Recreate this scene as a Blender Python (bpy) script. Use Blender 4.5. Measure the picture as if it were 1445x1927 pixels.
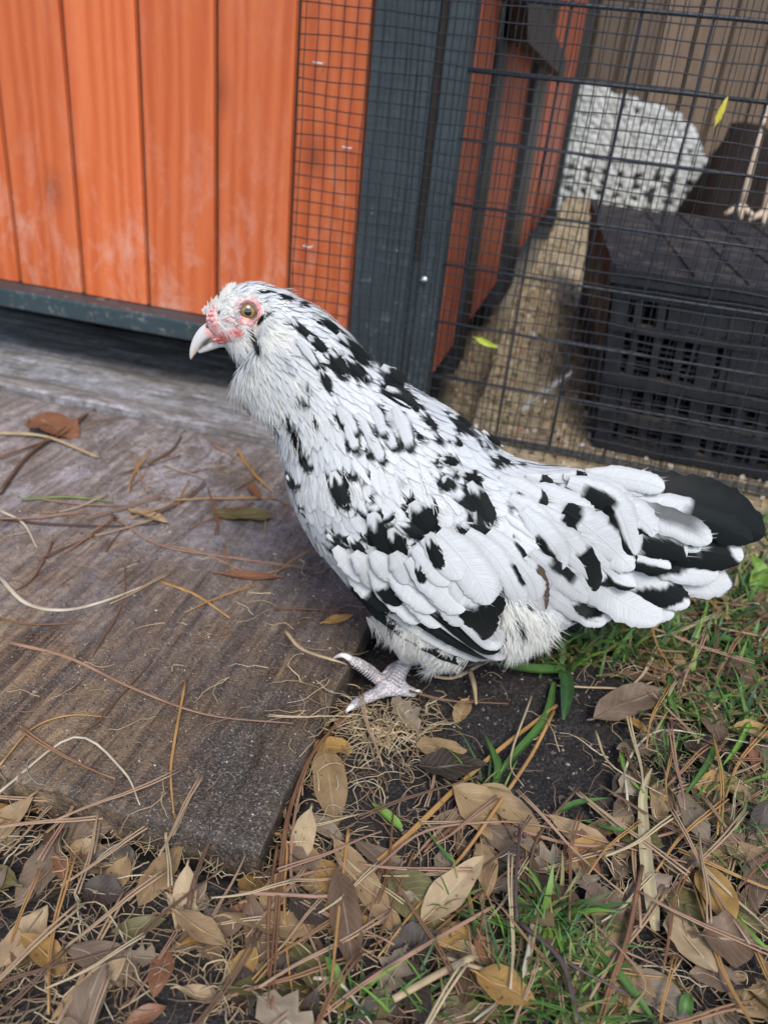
import bpy, math, random
import numpy as np
from mathutils import Vector
from mathutils.bvhtree import BVHTree
from math import radians, sin, cos, pi, sqrt

random.seed(7); rng = np.random.default_rng(11)
for _o in list(bpy.data.objects): bpy.data.objects.remove(_o)
scene = bpy.context.scene
COL = scene.collection

# ---------------------------------------------------------------- camera (solved from the photo's vanishing lines)
FPX, CX, CY = 1532.0, 722.5, 963.5
PITCH, ROLL, YAW = radians(28.7), radians(6.39), radians(-11.94)
fw = np.array([sin(YAW)*cos(PITCH), cos(YAW)*cos(PITCH), -sin(PITCH)])
rt = np.array([cos(YAW), -sin(YAW), 0.0]); up = np.cross(rt, fw)
_c, _s = cos(ROLL), sin(ROLL)
M = np.array([_c*rt+_s*up, -_s*rt+_c*up, fw])          # rows: right, up, forward
CAM = np.array([0.0, 0.0, 0.40])
cd = bpy.data.cameras.new('camera'); cam = bpy.data.objects.new('camera', cd); COL.objects.link(cam)
cd.sensor_fit = 'VERTICAL'; cd.sensor_height = 36; cd.lens = 36*FPX/1927.0
cd.clip_start = 0.02; cd.clip_end = 200
from mathutils import Matrix
cam.matrix_world = Matrix(((M[0][0], M[1][0], -fw[0], CAM[0]), (M[0][1], M[1][1], -fw[1], CAM[1]), (M[0][2], M[1][2], -fw[2], CAM[2]), (0, 0, 0, 1)))
cd.dof.use_dof = True; cd.dof.focus_distance = 0.49; cd.dof.aperture_fstop = 8.0
scene.camera = cam
# ---------------------------------------------------------------- light: bright overcast
SUN_EL, SUN_AZ = radians(50), radians(158)    # azimuth of the sun as seen from the scene, clockwise from +Y
w = bpy.data.worlds.new('World'); scene.world = w; w.use_nodes = True
nt = w.node_tree; bg = nt.nodes['Background']
sky = nt.nodes.new('ShaderNodeTexSky'); sky.sky_type = 'NISHITA'; sky.sun_disc = False
sky.sun_elevation = SUN_EL; sky.sun_rotation = SUN_AZ; sky.dust_density = 1.2; sky.air_density = 1.0; sky.ozone_density = 1.0
nt.links.new(sky.outputs[0], bg.inputs['Color']); bg.inputs['Strength'].default_value = 0.11
sd = bpy.data.lights.new('sun', 'SUN'); sd.energy = 1.5; sd.angle = radians(20); sd.color = (1.0, 0.955, 0.88)
sun = bpy.data.objects.new('sun', sd); COL.objects.link(sun)
_sdir = Vector((sin(SUN_AZ)*cos(SUN_EL), cos(SUN_AZ)*cos(SUN_EL), sin(SUN_EL)))
sun.rotation_euler = _sdir.to_track_quat('Z', 'Y').to_euler(); sun.location = (0, 0, 5)
vs = scene.view_settings; vs.view_transform = 'Standard'; vs.look = 'None'; vs.gamma = 1; vs.use_curve_mapping = False
vs.exposure = 1.0

# ---------------------------------------------------------------- layout helpers: photo pixel -> place on a real plane
def ray(x, y): return ((x-CX)/FPX)*M[0]+((CY-y)/FPX)*M[1]+M[2]
def G(x, y, z=0.0):
    r = ray(x, y); return CAM+r*((z-CAM[2])/r[2])
def W(x, y, Y=0.88):
    r = ray(x, y); return CAM+r*(Y/r[1])
def XP(x, y, X):
    r = ray(x, y); return CAM+r*(X/r[0])
def proj(v):
    c = (np.atleast_2d(v)-CAM)@M.T
    return np.stack([CX+FPX*c[:, 0]/c[:, 2], CY-FPX*c[:, 1]/c[:, 2]], 1)

# ---------------------------------------------------------------- smooth value noise in numpy
_tab = rng.random((64, 64))
def vnoise(x, y):
    x = np.asarray(x, float); y = np.asarray(y, float)
    xi = np.floor(x).astype(int); yi = np.floor(y).astype(int); fx = x-xi; fy = y-yi
    fx = fx*fx*(3-2*fx); fy = fy*fy*(3-2*fy)
    a = _tab[xi % 64, yi % 64]; b = _tab[(xi+1) % 64, yi % 64]; c = _tab[xi % 64, (yi+1) % 64]; d = _tab[(xi+1) % 64, (yi+1) % 64]
    return (a*(1-fx)+b*fx)*(1-fy)+(c*(1-fx)+d*fx)*fy-0.5
def fbm(x, y, o=4):
    s = 0; a = 1.0
    for i in range(o):
        s = s+a*vnoise(x*2**i+i*7.3, y*2**i+i*3.1); a *= .5
    return s

# ---------------------------------------------------------------- object helpers
def tag(o, label=None, cat=None, group=None, kind=None):
    if label: o['label'] = label
    if cat: o['category'] = cat
    if group: o['group'] = group
    if kind: o['kind'] = kind
    return o
def empty(name, loc=(0, 0, 0)):
    o = bpy.data.objects.new(name, None); o.empty_display_size = .02; COL.objects.link(o); o.location = loc; return o
class MB:
    """collects geometry; build() links it as one mesh object"""
    def __init__(s): s.v = []; s.f = []; s.c = []; s.u = []; s.n = 0; s.hasc = False
    def add(s, v, f, c=None, u=None):
        v = np.asarray(v, float).reshape(-1, 3); k = len(v)
        s.v.append(v); n = s.n
        s.f.extend([tuple(int(i)+n for i in q) for q in f])
        if c is not None: s.hasc = True
        c = np.zeros((k, 3)) if c is None else np.asarray(c, float)
        if c.ndim == 1: c = np.tile(c, (k, 1))
        s.c.append(c); s.u.append(np.zeros((k, 2)) if u is None else np.asarray(u, float)); s.n += k
    def mesh(s, name, mat=None, smooth=True):
        me = bpy.data.meshes.new(name)
        v = np.concatenate(s.v); me.from_pydata(v.tolist(), [], s.f)
        if s.hasc:
            c = np.concatenate(s.c); a = me.color_attributes.new('Col', 'FLOAT_COLOR', 'POINT')
            a.data.foreach_set('color', np.concatenate([c, np.ones((len(c), 1))], 1).ravel())
        uv = np.concatenate(s.u)
        if np.abs(uv).max() > 0:
            l = me.uv_layers.new(name='uv'); li = np.zeros(len(me.loops), int); me.loops.foreach_get('vertex_index', li)
            l.data.foreach_set('uv', uv[li].ravel())
        if smooth: me.polygons.foreach_set('use_smooth', [True]*len(me.polygons))
        if mat: me.materials.append(mat)
        me.update(); return me
    def build(s, name, mat=None, parent=None, smooth=True):
        return link(name, s.mesh(name, mat, smooth), parent)
def link(name, me, parent=None, loc=None):
    o = bpy.data.objects.new(name, me); COL.objects.link(o)
    if loc is not None: o.location = loc
    if parent is not None:
        o.parent = parent
        if parent.type == 'EMPTY' and loc is None:
            o.matrix_parent_inverse = Matrix.Translation(-Vector(parent.location))
    return o
BOXF = [(0, 1, 3, 2), (4, 6, 7, 5), (0, 4, 5, 1), (2, 3, 7, 6), (0, 2, 6, 4), (1, 5, 7, 3)]
def box(mb, x0, x1, y0, y1, z0, z1, c=None, b=0.0):
    """box, optionally with chamfered long vertical/horizontal edges"""
    if b <= 0:
        mb.add([(x, y, z) for x in (x0, x1) for y in (y0, y1) for z in (z0, z1)], BOXF, c); return
    pts = []
    xs = [(x0, 0), (x1, 0)]
    # chamfer box: 24 verts
    v = []; idx = {}
    for ix, x in enumerate((x0, x1)):
        for iy, y in enumerate((y0, y1)):
            for iz, z in enumerate((z0, z1)):
                sx = 1 if ix == 0 else -1; sy = 1 if iy == 0 else -1; sz = 1 if iz == 0 else -1
                idx[(ix, iy, iz, 'x')] = len(v); v.append((x, y+sy*b, z+sz*b))
                idx[(ix, iy, iz, 'y')] = len(v); v.append((x+sx*b, y, z+sz*b))
                idx[(ix, iy, iz, 'z')] = len(v); v.append((x+sx*b, y+sy*b, z))
    I = lambda a, b_, c_, k: idx[(a, b_, c_, k)]
    f = []
    for s_ in (0, 1):
        f.append([I(s_, 0, 0, 'x'), I(s_, 1, 0, 'x'), I(s_, 1, 1, 'x'), I(s_, 0, 1, 'x')])
        f.append([I(0, s_, 0, 'y'), I(1, s_, 0, 'y'), I(1, s_, 1, 'y'), I(0, s_, 1, 'y')])
        f.append([I(0, 0, s_, 'z'), I(1, 0, s_, 'z'), I(1, 1, s_, 'z'), I(0, 1, s_, 'z')])
    for p in (0, 1):
        for q in (0, 1):
            f.append([I(0, p, q, 'y'), I(1, p, q, 'y'), I(1, p, q, 'z'), I(0, p, q, 'z')])
            f.append([I(p, 0, q, 'x'), I(p, 1, q, 'x'), I(p, 1, q, 'z'), I(p, 0, q, 'z')])
            f.append([I(p, q, 0, 'x'), I(p, q, 1, 'x'), I(p, q, 1, 'y'), I(p, q, 0, 'y')])
            for r in (0, 1):
                if r == 0: pass
    for p in (0, 1):
        for q in (0, 1):
            for r in (0, 1): f.append([I(p, q, r, 'x'), I(p, q, r, 'y'), I(p, q, r, 'z')])
    mb.add(v, f, c)
def frames(P, ref=(0, 0, 1)):
    P = np.asarray(P, float); T = np.gradient(P, axis=0); T /= np.linalg.norm(T, axis=1)[:, None]+1e-12
    ref = np.array(ref, float); N = []
    for t in T:
        n = ref-t*np.dot(ref, t)
        if np.linalg.norm(n) < 1e-3: n = np.cross(t, (1, 0, .1))
        n /= np.linalg.norm(n); N.append(n)
    N = np.array(N); B = np.cross(T, N); return T, N, B
def tube(mb, P, R, ns=6, c=None, flat=1.0, cap=True):
    P = np.asarray(P, float); k = len(P); R = np.broadcast_to(np.asarray(R, float), (k,))
    T, N, B = frames(P); a = np.arange(ns)*2*pi/ns
    v = P[:, None]+R[:, None, None]*(N[:, None]*np.sin(a)[None, :, None]*flat+B[:, None]*np.cos(a)[None, :, None])
    f = [(i*ns+j, i*ns+(j+1) % ns, (i+1)*ns+(j+1) % ns, (i+1)*ns+j) for i in range(k-1) for j in range(ns)]
    if cap: f += [tuple(range(ns))[::-1], tuple((k-1)*ns+j for j in range(ns))]
    if c is not None and np.ndim(c) == 2: c = np.repeat(np.asarray(c), ns, 0)
    uv = np.stack([np.tile(np.cos(a), k), np.repeat(np.arange(k)/max(1, k-1), ns)], 1)
    mb.add(v.reshape(-1, 3), f, c, uv)
def spline(P, n):
    P = np.asarray(P, float); k = len(P)
    if k == 2: return P[0]+(P[1]-P[0])*np.linspace(0, 1, n)[:, None]
    Q = np.vstack([2*P[0]-P[1], P, 2*P[-1]-P[-2]]); out = []
    for u in np.linspace(0, k-1-1e-9, n):
        i = int(u); t = u-i; a, b, c, d = Q[i:i+4]
        out.append(.5*((2*b)+(-a+c)*t+(2*a-5*b+4*c-d)*t*t+(-a+3*b-3*c+d)*t**3))
    return np.array(out)

# ---------------------------------------------------------------- materials
class NT:
    def __init__(s, name):
        s.m = bpy.data.materials.new(name); s.m.use_nodes = True; s.t = s.m.node_tree; s.b = s.t.nodes['Principled BSDF']
        s.out = s.t.nodes['Material Output']; s.N = s.t.nodes
    def n(s, typ, **k):
        o = s.N.new(typ)
        for a, b in k.items():
            if a.startswith('i_'): o.inputs[int(a[2:])].default_value = b
            else: setattr(o, a, b)
        return o
    def l(s, a, b): s.t.links.new(a, b)
    def coord(s, kind='Object', scale=(1, 1, 1), rot=(0, 0, 0), loc=(0, 0, 0)):
        c = s.n('ShaderNodeTexCoord'); m = s.n('ShaderNodeMapping'); m.inputs['Scale'].default_value = scale; m.inputs['Rotation'].default_value = rot; m.inputs['Location'].default_value = loc
        s.l(c.outputs[kind], m.inputs[0]); return m.outputs[0]
    def noise(s, vec, scale, detail=6, rough=.6, dist=0):
        o = s.n('ShaderNodeTexNoise'); o.inputs['Scale'].default_value = scale; o.inputs['Detail'].default_value = detail; o.inputs['Roughness'].default_value = rough; o.inputs['Distortion'].default_value = dist
        s.l(vec, o.inputs['Vector']); return o.outputs['Fac']
    def voro(s, vec, scale, feat='F1'):
        o = s.n('ShaderNodeTexVoronoi', feature=feat); o.inputs['Scale'].default_value = scale; s.l(vec, o.inputs['Vector']); return o
    def ramp(s, fac, stops, interp='LINEAR'):
        o = s.n('ShaderNodeValToRGB'); e = o.color_ramp; e.interpolation = interp
        while len(e.elements) < len(stops): e.elements.new(.5)
        for el, (p, c) in zip(e.elements, stops):
            el.position = p; el.color = (c, c, c, 1) if np.isscalar(c) else (*c, 1)
        s.l(fac, o.inputs[0]); return o.outputs[0]
    def mix(s, f, a, b, mode='MIX'):
        o = s.n('ShaderNodeMix', data_type='RGBA', blend_type=mode)
        for sock, val in ((o.inputs['Factor'], f), (o.inputs[6], a), (o.inputs[7], b)):
            if hasattr(val, 'is_output'): s.l(val, sock)
            elif np.isscalar(val): sock.default_value = val if sock.type == 'VALUE' else (val, val, val, 1)
            else: sock.default_value = (*val, 1)
        return o.outputs[2]
    def math(s, op, a, b=0.0, c=None):
        o = s.n('ShaderNodeMath', operation=op)
        for i, v in enumerate((a, b) if c is None else (a, b, c)):
            if hasattr(v, 'is_output'): s.l(v, o.inputs[i])
            else: o.inputs[i].default_value = v
        return o.outputs[0]
    def bump(s, h, strength=.3, dist=.001):
        o = s.n('ShaderNodeBump'); o.inputs['Strength'].default_value = strength; o.inputs['Distance'].default_value = dist
        s.l(h, o.inputs['Height']); s.l(o.outputs[0], s.b.inputs['Normal']); return o
    def base(s, v):
        if hasattr(v, 'is_output'): s.l(v, s.b.inputs['Base Color'])
        else: s.b.inputs['Base Color'].default_value = (*v, 1)
    def rough(s, v):
        if hasattr(v, 'is_output'): s.l(v, s.b.inputs['Roughness'])
        else: s.b.inputs['Roughness'].default_value = v
    def spec(s, v): s.b.inputs['Specular IOR Level'].default_value = v
    def translucent(s, col, f=.2):
        t = s.n('ShaderNodeBsdfTranslucent'); m = s.n('ShaderNodeMixShader'); m.inputs[0].default_value = f
        if hasattr(col, 'is_output'): s.l(col, t.inputs[0])
        s.l(s.b.outputs[0], m.inputs[1]); s.l(t.outputs[0], m.inputs[2]); s.l(m.outputs[0], s.out.inputs[0])
    def attr(s, name='Col'):
        return s.n('ShaderNodeVertexColor', layer_name=name).outputs[0]
MAT = {}
def mk_orange(name, cols, dirt):
    t = NT(name); oi = t.n('ShaderNodeObjectInfo').outputs['Random']
    c = t.n('ShaderNodeTexCoord'); add = t.n('ShaderNodeVectorMath', operation='ADD'); sc = t.n('ShaderNodeCombineXYZ')
    t.l(t.math('MULTIPLY', oi, 13.7), sc.inputs[0]); t.l(t.math('MULTIPLY', oi, 5.1), sc.inputs[2])
    t.l(c.outputs['Object'], add.inputs[0]); t.l(sc.outputs[0], add.inputs[1])
    mp = t.n('ShaderNodeMapping'); mp.inputs['Scale'].default_value = (1, 1, .09); t.l(add.outputs[0], mp.inputs[0]); v = mp.outputs[0]
    big = t.noise(v, 16, 3, .5, 1.2); w_ = t.n('ShaderNodeTexWave', wave_type='BANDS', bands_direction='X'); w_.inputs['Scale'].default_value = 17; w_.inputs['Distortion'].default_value = 9; w_.inputs['Detail'].default_value = 3; w_.inputs['Detail Scale'].default_value = 1.2
    t.l(v, w_.inputs['Vector']); fine = t.noise(v, 420, 4, .7)
    g = t.math('ADD', t.math('MULTIPLY', w_.outputs['Fac'], .32), t.math('ADD', t.math('MULTIPLY', big, .45), t.math('MULTIPLY', fine, .3)))
    col = t.ramp(g, [(.22, cols[0]), (.55, cols[1]), (.85, cols[2])]); col = t.mix(1.0, col, t.ramp(oi, [(0.0, .84), (1.0, 1.08)] if cols[0][0] > .2 else [(0.0, .45), (1.0, 1.3)]), 'MULTIPLY')
    # knots
    kn = t.n('ShaderNodeMapping'); kn.inputs['Scale'].default_value = (1, 0.01, .55); t.l(add.outputs[0], kn.inputs[0])
    vo = t.voro(kn.outputs[0], 9.0); kd = t.ramp(vo.outputs['Distance'], [(.02, 1.0), (.07, .5), (.17, 0.0)])
    col = t.mix(t.math('MULTIPLY', kd, .8), col, cols[3])
    # whitish scuffs and splash dust towards the bottom
    ov = t.coord('Object', (1, 1, 1)); sep = t.n('ShaderNodeSeparateXYZ'); t.l(ov, sep.inputs[0])
    low = t.ramp(sep.outputs[2], [(.12, 1.0), (.34, .15)])
    sc2 = t.ramp(t.noise(t.coord('Object', (3, 3, 1.6)), 9, 8, .75, .4), [(.5, 0.0), (.72, 1.0)])
    col = t.mix(t.math('MULTIPLY', t.math('MULTIPLY', sc2, low), dirt), col, (.72, .55, .47))
    t.base(col); t.rough(t.ramp(g, [(.2, .42), (.8, .62)])); t.spec(.35)
    t.bump(t.math('ADD', t.math('MULTIPLY', w_.outputs['Fac'], .5), fine), .35, .0006); return t.m
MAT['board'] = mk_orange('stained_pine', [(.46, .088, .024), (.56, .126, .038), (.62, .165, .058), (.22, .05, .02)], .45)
MAT['board_in'] = mk_orange('stained_pine_shaded', [(.30, .062, .022), (.36, .078, .029), (.40, .095, .036), (.20, .045, .02)], .3)  # darker copy of the board stain, shade put into the colour
def mk_metal(name, c, speck=.6, r=.42):
    t = NT(name); v = t.coord('Object'); n1 = t.noise(v, 700, 3, .6); n2 = t.noise(v, 9, 6, .7)
    col = t.mix(t.ramp(n2, [(.35, 0.0), (.7, 1.0)]), c, tuple(k*1.45+.004 for k in c))
    sp = t.ramp(t.noise(v, 95, 7, .8, .6), [(.56, 0.0), (.70, 1.0)]); sep = t.n('ShaderNodeSeparateXYZ'); t.l(v, sep.inputs[0])
    low = t.ramp(sep.outputs[2], [(.06, 1.0), (.20, .5), (.45, .0)])
    col = t.mix(t.math('MULTIPLY', t.math('MULTIPLY', sp, low), speck), col, (.36, .36, .34))
    dots = t.voro(v, 75); dd = t.ramp(dots.outputs['Distance'], [(.05, 1.0), (.11, 0.0)])
    pick = t.ramp(dots.outputs['Color'], [(.62, 0.0), (.66, 1.0)])
    col = t.mix(t.math('MULTIPLY', t.math('MULTIPLY', dd, pick), .8*speck), col, (.5, .47, .42))
    t.base(col); t.rough(r); t.spec(.5); t.bump(n1, .5, .0006); return t.m
MAT['teal'] = mk_metal('powder_coated_steel', (.026, .037, .043))
MAT['teal_rail'] = mk_metal('powder_coated_rail', (.022, .038, .044), 1.0)
MAT['dark'] = mk_metal('dark_trim', (.010, .012, .014), .3)
def simple(name, c, r=.6, bump=0, sc=200, var=.25, spec=.4):
    t = NT(name); v = t.coord('Object'); n = t.noise(v, sc, 5, .65)
    t.base(t.ramp(n, [(.3, tuple(k*(1-var) for k in c)), (.7, tuple(min(1, k*(1+var)) for k in c))])); t.rough(r); t.spec(spec)
    if bump: t.bump(n, bump, .001)
    return t.m
MAT['wire'] = simple('vinyl_wire', (.022, .024, .030), .35, .2, 900)
MAT['wire_thick'] = simple('vinyl_wire_thick', (.030, .036, .046), .33, .4, 500)
MAT['void'] = simple('shaded_gap', (.030, .022, .017), .8, .3, 60)  # dark brown stands in for shade inside gaps
MAT['brace'] = simple('dark_brace', (.045, .036, .032), .6, .3, 60)
MAT['steel'] = simple('galvanised_steel', (.55, .6, .62), .25, .2, 400); MAT['steel'].node_tree.nodes['Principled BSDF'].inputs['Metallic'].default_value = .9
MAT['staple'] = simple('staple', (.75, .72, .7), .3)
# dirty black plastic
t = NT('black_plastic'); v = t.coord('Object'); n = t.noise(v, 26, 8, .75, .5); n2 = t.noise(v, 240, 4, .6)
sep = t.n('ShaderNodeSeparateXYZ'); gn = t.n('ShaderNodeNewGeometry'); t.l(gn.outputs['Normal'], sep.inputs[0])
topm = t.ramp(sep.outputs[2], [(.2, .12), (.8, .8)])
c_ = t.mix(t.math('MULTIPLY', t.ramp(n, [(.50, 0.0), (.64, 1.0)]), topm), (.010, .012, .017), (.13, .10, .07))
c_ = t.mix(t.ramp(t.noise(v, 60, 8, .8), [(.64, 0.0), (.74, .8)]), c_, (.30, .29, .27))
t.base(c_); t.rough(t.ramp(n, [(.4, .42), (.7, .85)])); t.bump(n2, .3, .0008); MAT['plastic'] = t.m
MAT['fence'] = mk_orange('weathered_fence', [(.070, .046, .030), (.12, .082, .054), (.17, .12, .08), (.05, .035, .025)], .3)
# knobbly white mat
t = NT('white_woven'); v = t.coord('Object'); n = t.noise(v, 30, 6, .7); t.base(t.ramp(n, [(.3, (.30, .32, .30)), (.6, (.56, .60, .60))])); t.rough(.9); t.bump(t.noise(v, 220, 3), .6, .003); MAT['woven'] = t.m
t = NT('white_woven_hole'); t.base((.03, .035, .025)); t.rough(.9); MAT['hole'] = t.m
# attribute driven organic material for leaves, needles, grass ; UV carries across / along
def mk_leaf(name, kind):
    t = NT(name); c = t.attr(); oi = t.n('ShaderNodeObjectInfo')
    v = t.coord('Object'); n = t.noise(v, 190, 7, .75); n2 = t.noise(v, 45, 4, .6, .5)
    col = t.mix(t.ramp(n2, [(.3, 0.0), (.75, 1.0)]), c, t.mix(.75, c, (.58, .53, .47) if kind == 'leaf' else (.5, .5, .5), 'MULTIPLY'))
    if kind == 'leaf':
        vo = t.voro(v, 260); sp = t.math('MULTIPLY', t.ramp(vo.outputs['Distance'], [(.12, 1.0), (.26, 0.0)]), t.ramp(vo.outputs['Color'], [(.7, 0.0), (.78, 1.0)]))
        col = t.mix(t.math('MULTIPLY', sp, .75), col, (.03, .02, .013))
        uvn = t.n('ShaderNodeUVMap'); s_ = t.n('ShaderNodeSeparateXYZ'); t.l(uvn.outputs[0], s_.inputs[0])
        au = t.math('ABSOLUTE', s_.outputs[0]); mid = t.ramp(au, [(.0, 1.0), (.07, 0.0)])
        ph = t.math('SUBTRACT', t.math('MULTIPLY', s_.outputs[1], 9.0), t.math('MULTIPLY', au, 2.4))
        fr = t.math('ABSOLUTE', t.math('SUBTRACT', t.math('FRACT', ph), .5)); side = t.ramp(fr, [(.0, 1.0), (.07, 0.0)])
        vein = t.math('MAXIMUM', mid, t.math('MULTIPLY', side, .5))
        col = t.mix(t.math('MULTIPLY', vein, .38), col, t.mix(.5, c, (1, .9, .7)))
        h = t.math('SUBTRACT', t.math('MULTIPLY', n, .7), t.math('MULTIPLY', vein, .7))
        t.bump(h, .5, .0007)
        t.rough(t.ramp(n2, [(.3, .38), (.7, .62)]))
    else:
        t.bump(n, .3, .0004); t.rough(.5)
    t.spec(.45); t.base(col); t.translucent(col, .16 if kind == 'leaf' else .12 if kind == 'straw' else .28); return t.m
MAT['leaf'] = mk_leaf('dry_leaf', 'leaf'); MAT['straw'] = mk_leaf('dry_straw', 'straw'); MAT['grass'] = mk_leaf('green_blade', 'grass')
# grains / stones with per vertex colour
t = NT('stones'); c = t.attr(); v = t.coord('Object'); n = t.noise(v, 300, 5, .7); t.base(t.mix(.5, c, t.ramp(n, [(.3, .35), (.7, 1.2)]), 'MULTIPLY')); t.rough(.75); t.bump(n, .4, .001); MAT['stone'] = t.m
# ================================================================ GROUND
BX1, BY0, BZ = -0.108, 0.28, 0.020          # wooden board: right edge, front edge, top
def sstep(a, b, x): t_ = np.clip((x-a)/(b-a), 0, 1); return t_*t_*(3-2*t_)
def gh(x, y):
    x = np.asarray(x, float); y = np.asarray(y, float)
    h = .010*fbm(x*9+3, y*9+5, 3)+.0032*fbm(x*60, y*60, 3)+.0010*fbm(x*260, y*260, 2)
    run = sstep(.66, .90, y)*sstep(-.20, -.10, x)
    h = h*(1-.5*run)+.030*run
    h = h+.012*fbm(x*22, y*22, 4)*sstep(.9, 1.0, y)
    h = h+.11*np.exp(-((x+.16)/.15)**2)*sstep(.86, 1.25, y)*sstep(3.2, 2.2, y)*sstep(-.3, -.15, x)
    h = h+.05*sstep(1.6, 2.5, y)*sstep(-.2, 0, x)
    inb = sstep(BX1+.012, BX1-.004, x)*sstep(BY0-.012, BY0+.004, y)
    h = h*(1-inb)+(-.012)*inb
    return h
def gz(x, y): return float(gh(x, y))
gx = np.unique(np.round(np.concatenate([np.linspace(-30, -1.2, 14), np.linspace(-1.2, -.35, 60), np.linspace(-.35, .45, 330), np.linspace(.45, 1.4, 60), np.linspace(1.4, 30, 14)]), 5))
gy = np.unique(np.round(np.concatenate([np.linspace(-30, .05, 14), np.linspace(.05, .62, 250), np.linspace(.62, 1.3, 150), np.linspace(1.3, 3.4, 70), np.linspace(3.4, 40, 14)]), 5))
X, Y = np.meshgrid(gx, gy, indexing='ij'); Z = gh(X, Y)
nx, ny = X.shape
i = (np.arange(nx-1)[:, None]*ny+np.arange(ny-1)[None]).ravel()
mb = MB(); mb.add(np.stack([X.ravel(), Y.ravel(), Z.ravel()], 1), np.stack([i, i+ny, i+ny+1, i+1], 1).tolist())
t = NT('soil'); v = t.coord('Object'); sp = t.n('ShaderNodeSeparateXYZ'); t.l(v, sp.inputs[0])
n1 = t.noise(v, 30, 8, .7); n2 = t.noise(v, 420, 5, .75); n3 = t.noise(v, 7, 5, .6)
dark = t.ramp(n2, [(.32, (.006, .005, .005)), (.50, (.020, .017, .016)), (.62, (.065, .056, .052)), (.76, (.22, .20, .185))])
dark = t.mix(t.ramp(n1, [(.55, 0.0), (.75, .45)]), dark, (.045, .030, .020))
tan = t.ramp(t.noise(v, 95, 8, .8), [(.30, (.09, .065, .04)), (.44, (.26, .20, .12)), (.58, (.40, .325, .21)), (.72, (.60, .52, .40))])
yy = t.math('ADD', sp.outputs[1], t.math('MULTIPLY', t.math('SUBTRACT', n3, .5), .35))
my = t.ramp(yy, [(.66, 0.0), (.80, .95)]); mx = t.ramp(t.math('ADD', t.math('ADD', sp.outputs[0], .5), t.math('MULTIPLY', t.math('SUBTRACT', n1, .5), .08)), [(.30, 0.0), (.36, 1.0)])
t.base(t.mix(t.math('MULTIPLY', my, mx), dark, tan)); t.rough(t.ramp(n2, [(.4, .75), (.7, .35)])); t.bump(n2, .9, .0016); t.spec(.4)
tag(mb.build('ground', t.m), kind='structure')

# ---- wooden board under the litter (a real slab with worn grain)
def slab(name, x0, x1, y0, y1, z0, z1, hx, hy, hfun, mat):
    xs = np.linspace(x0, x1, int((x1-x0)/hx)+1); ys = np.linspace(y0, y1, int((y1-y0)/hy)+1)
    X, Y = np.meshgrid(xs, ys, indexing='ij'); nx, ny = X.shape
    H = z1+hfun(X, Y)
    ed = np.minimum(np.minimum(X-x0, x1-X), np.minimum(Y-y0, y1-Y)); H = H-.002*np.clip(1-ed/.003, 0, 1)**2
    # ragged edges
    rx = .0022*fbm(Y*40, X*0+3, 3); ry = .0022*fbm(X*40, X*0+9, 3)
    X2 = X+rx*np.clip((X-x1+.02)/.02, 0, 1); Y2 = Y+ry*np.clip((y0+.02-Y)/.02, 0, 1)
    i = (np.arange(nx-1)[:, None]*ny+np.arange(ny-1)[None]).ravel()
    mb = MB(); mb.add(np.stack([X2.ravel(), Y2.ravel(), H.ravel()], 1), np.stack([i, i+ny, i+ny+1, i+1], 1).tolist())
    top = mb.v[0].reshape(nx, ny, 3)
    for edge, flip in ((top[-1], 0), (top[0], 1), (top[:, 0], 0), (top[:, -1], 1)):
        k = len(edge); lev = [edge]
        for q in (.3, .65, 1.0):
            e = edge.copy(); e[:, 2] = edge[:, 2]*(1-q)+z0*q
            off = .0016*fbm(edge[:, 0]*70+q*50, edge[:, 1]*70, 2)
            if edge is top[-1] or np.ptp(edge[:, 0]) < .01: e[:, 0] += off
            else: e[:, 1] += off
            lev.append(e)
        L = np.array(lev); f = [(a*k+j, a*k+j+1, (a+1)*k+j+1, (a+1)*k+j) for a in range(3) for j in range(k-1)]
        if flip: f = [q[::-1] for q in f]
        mb.add(L.reshape(-1, 3), f)
    return mb.build(name, mat)
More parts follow.
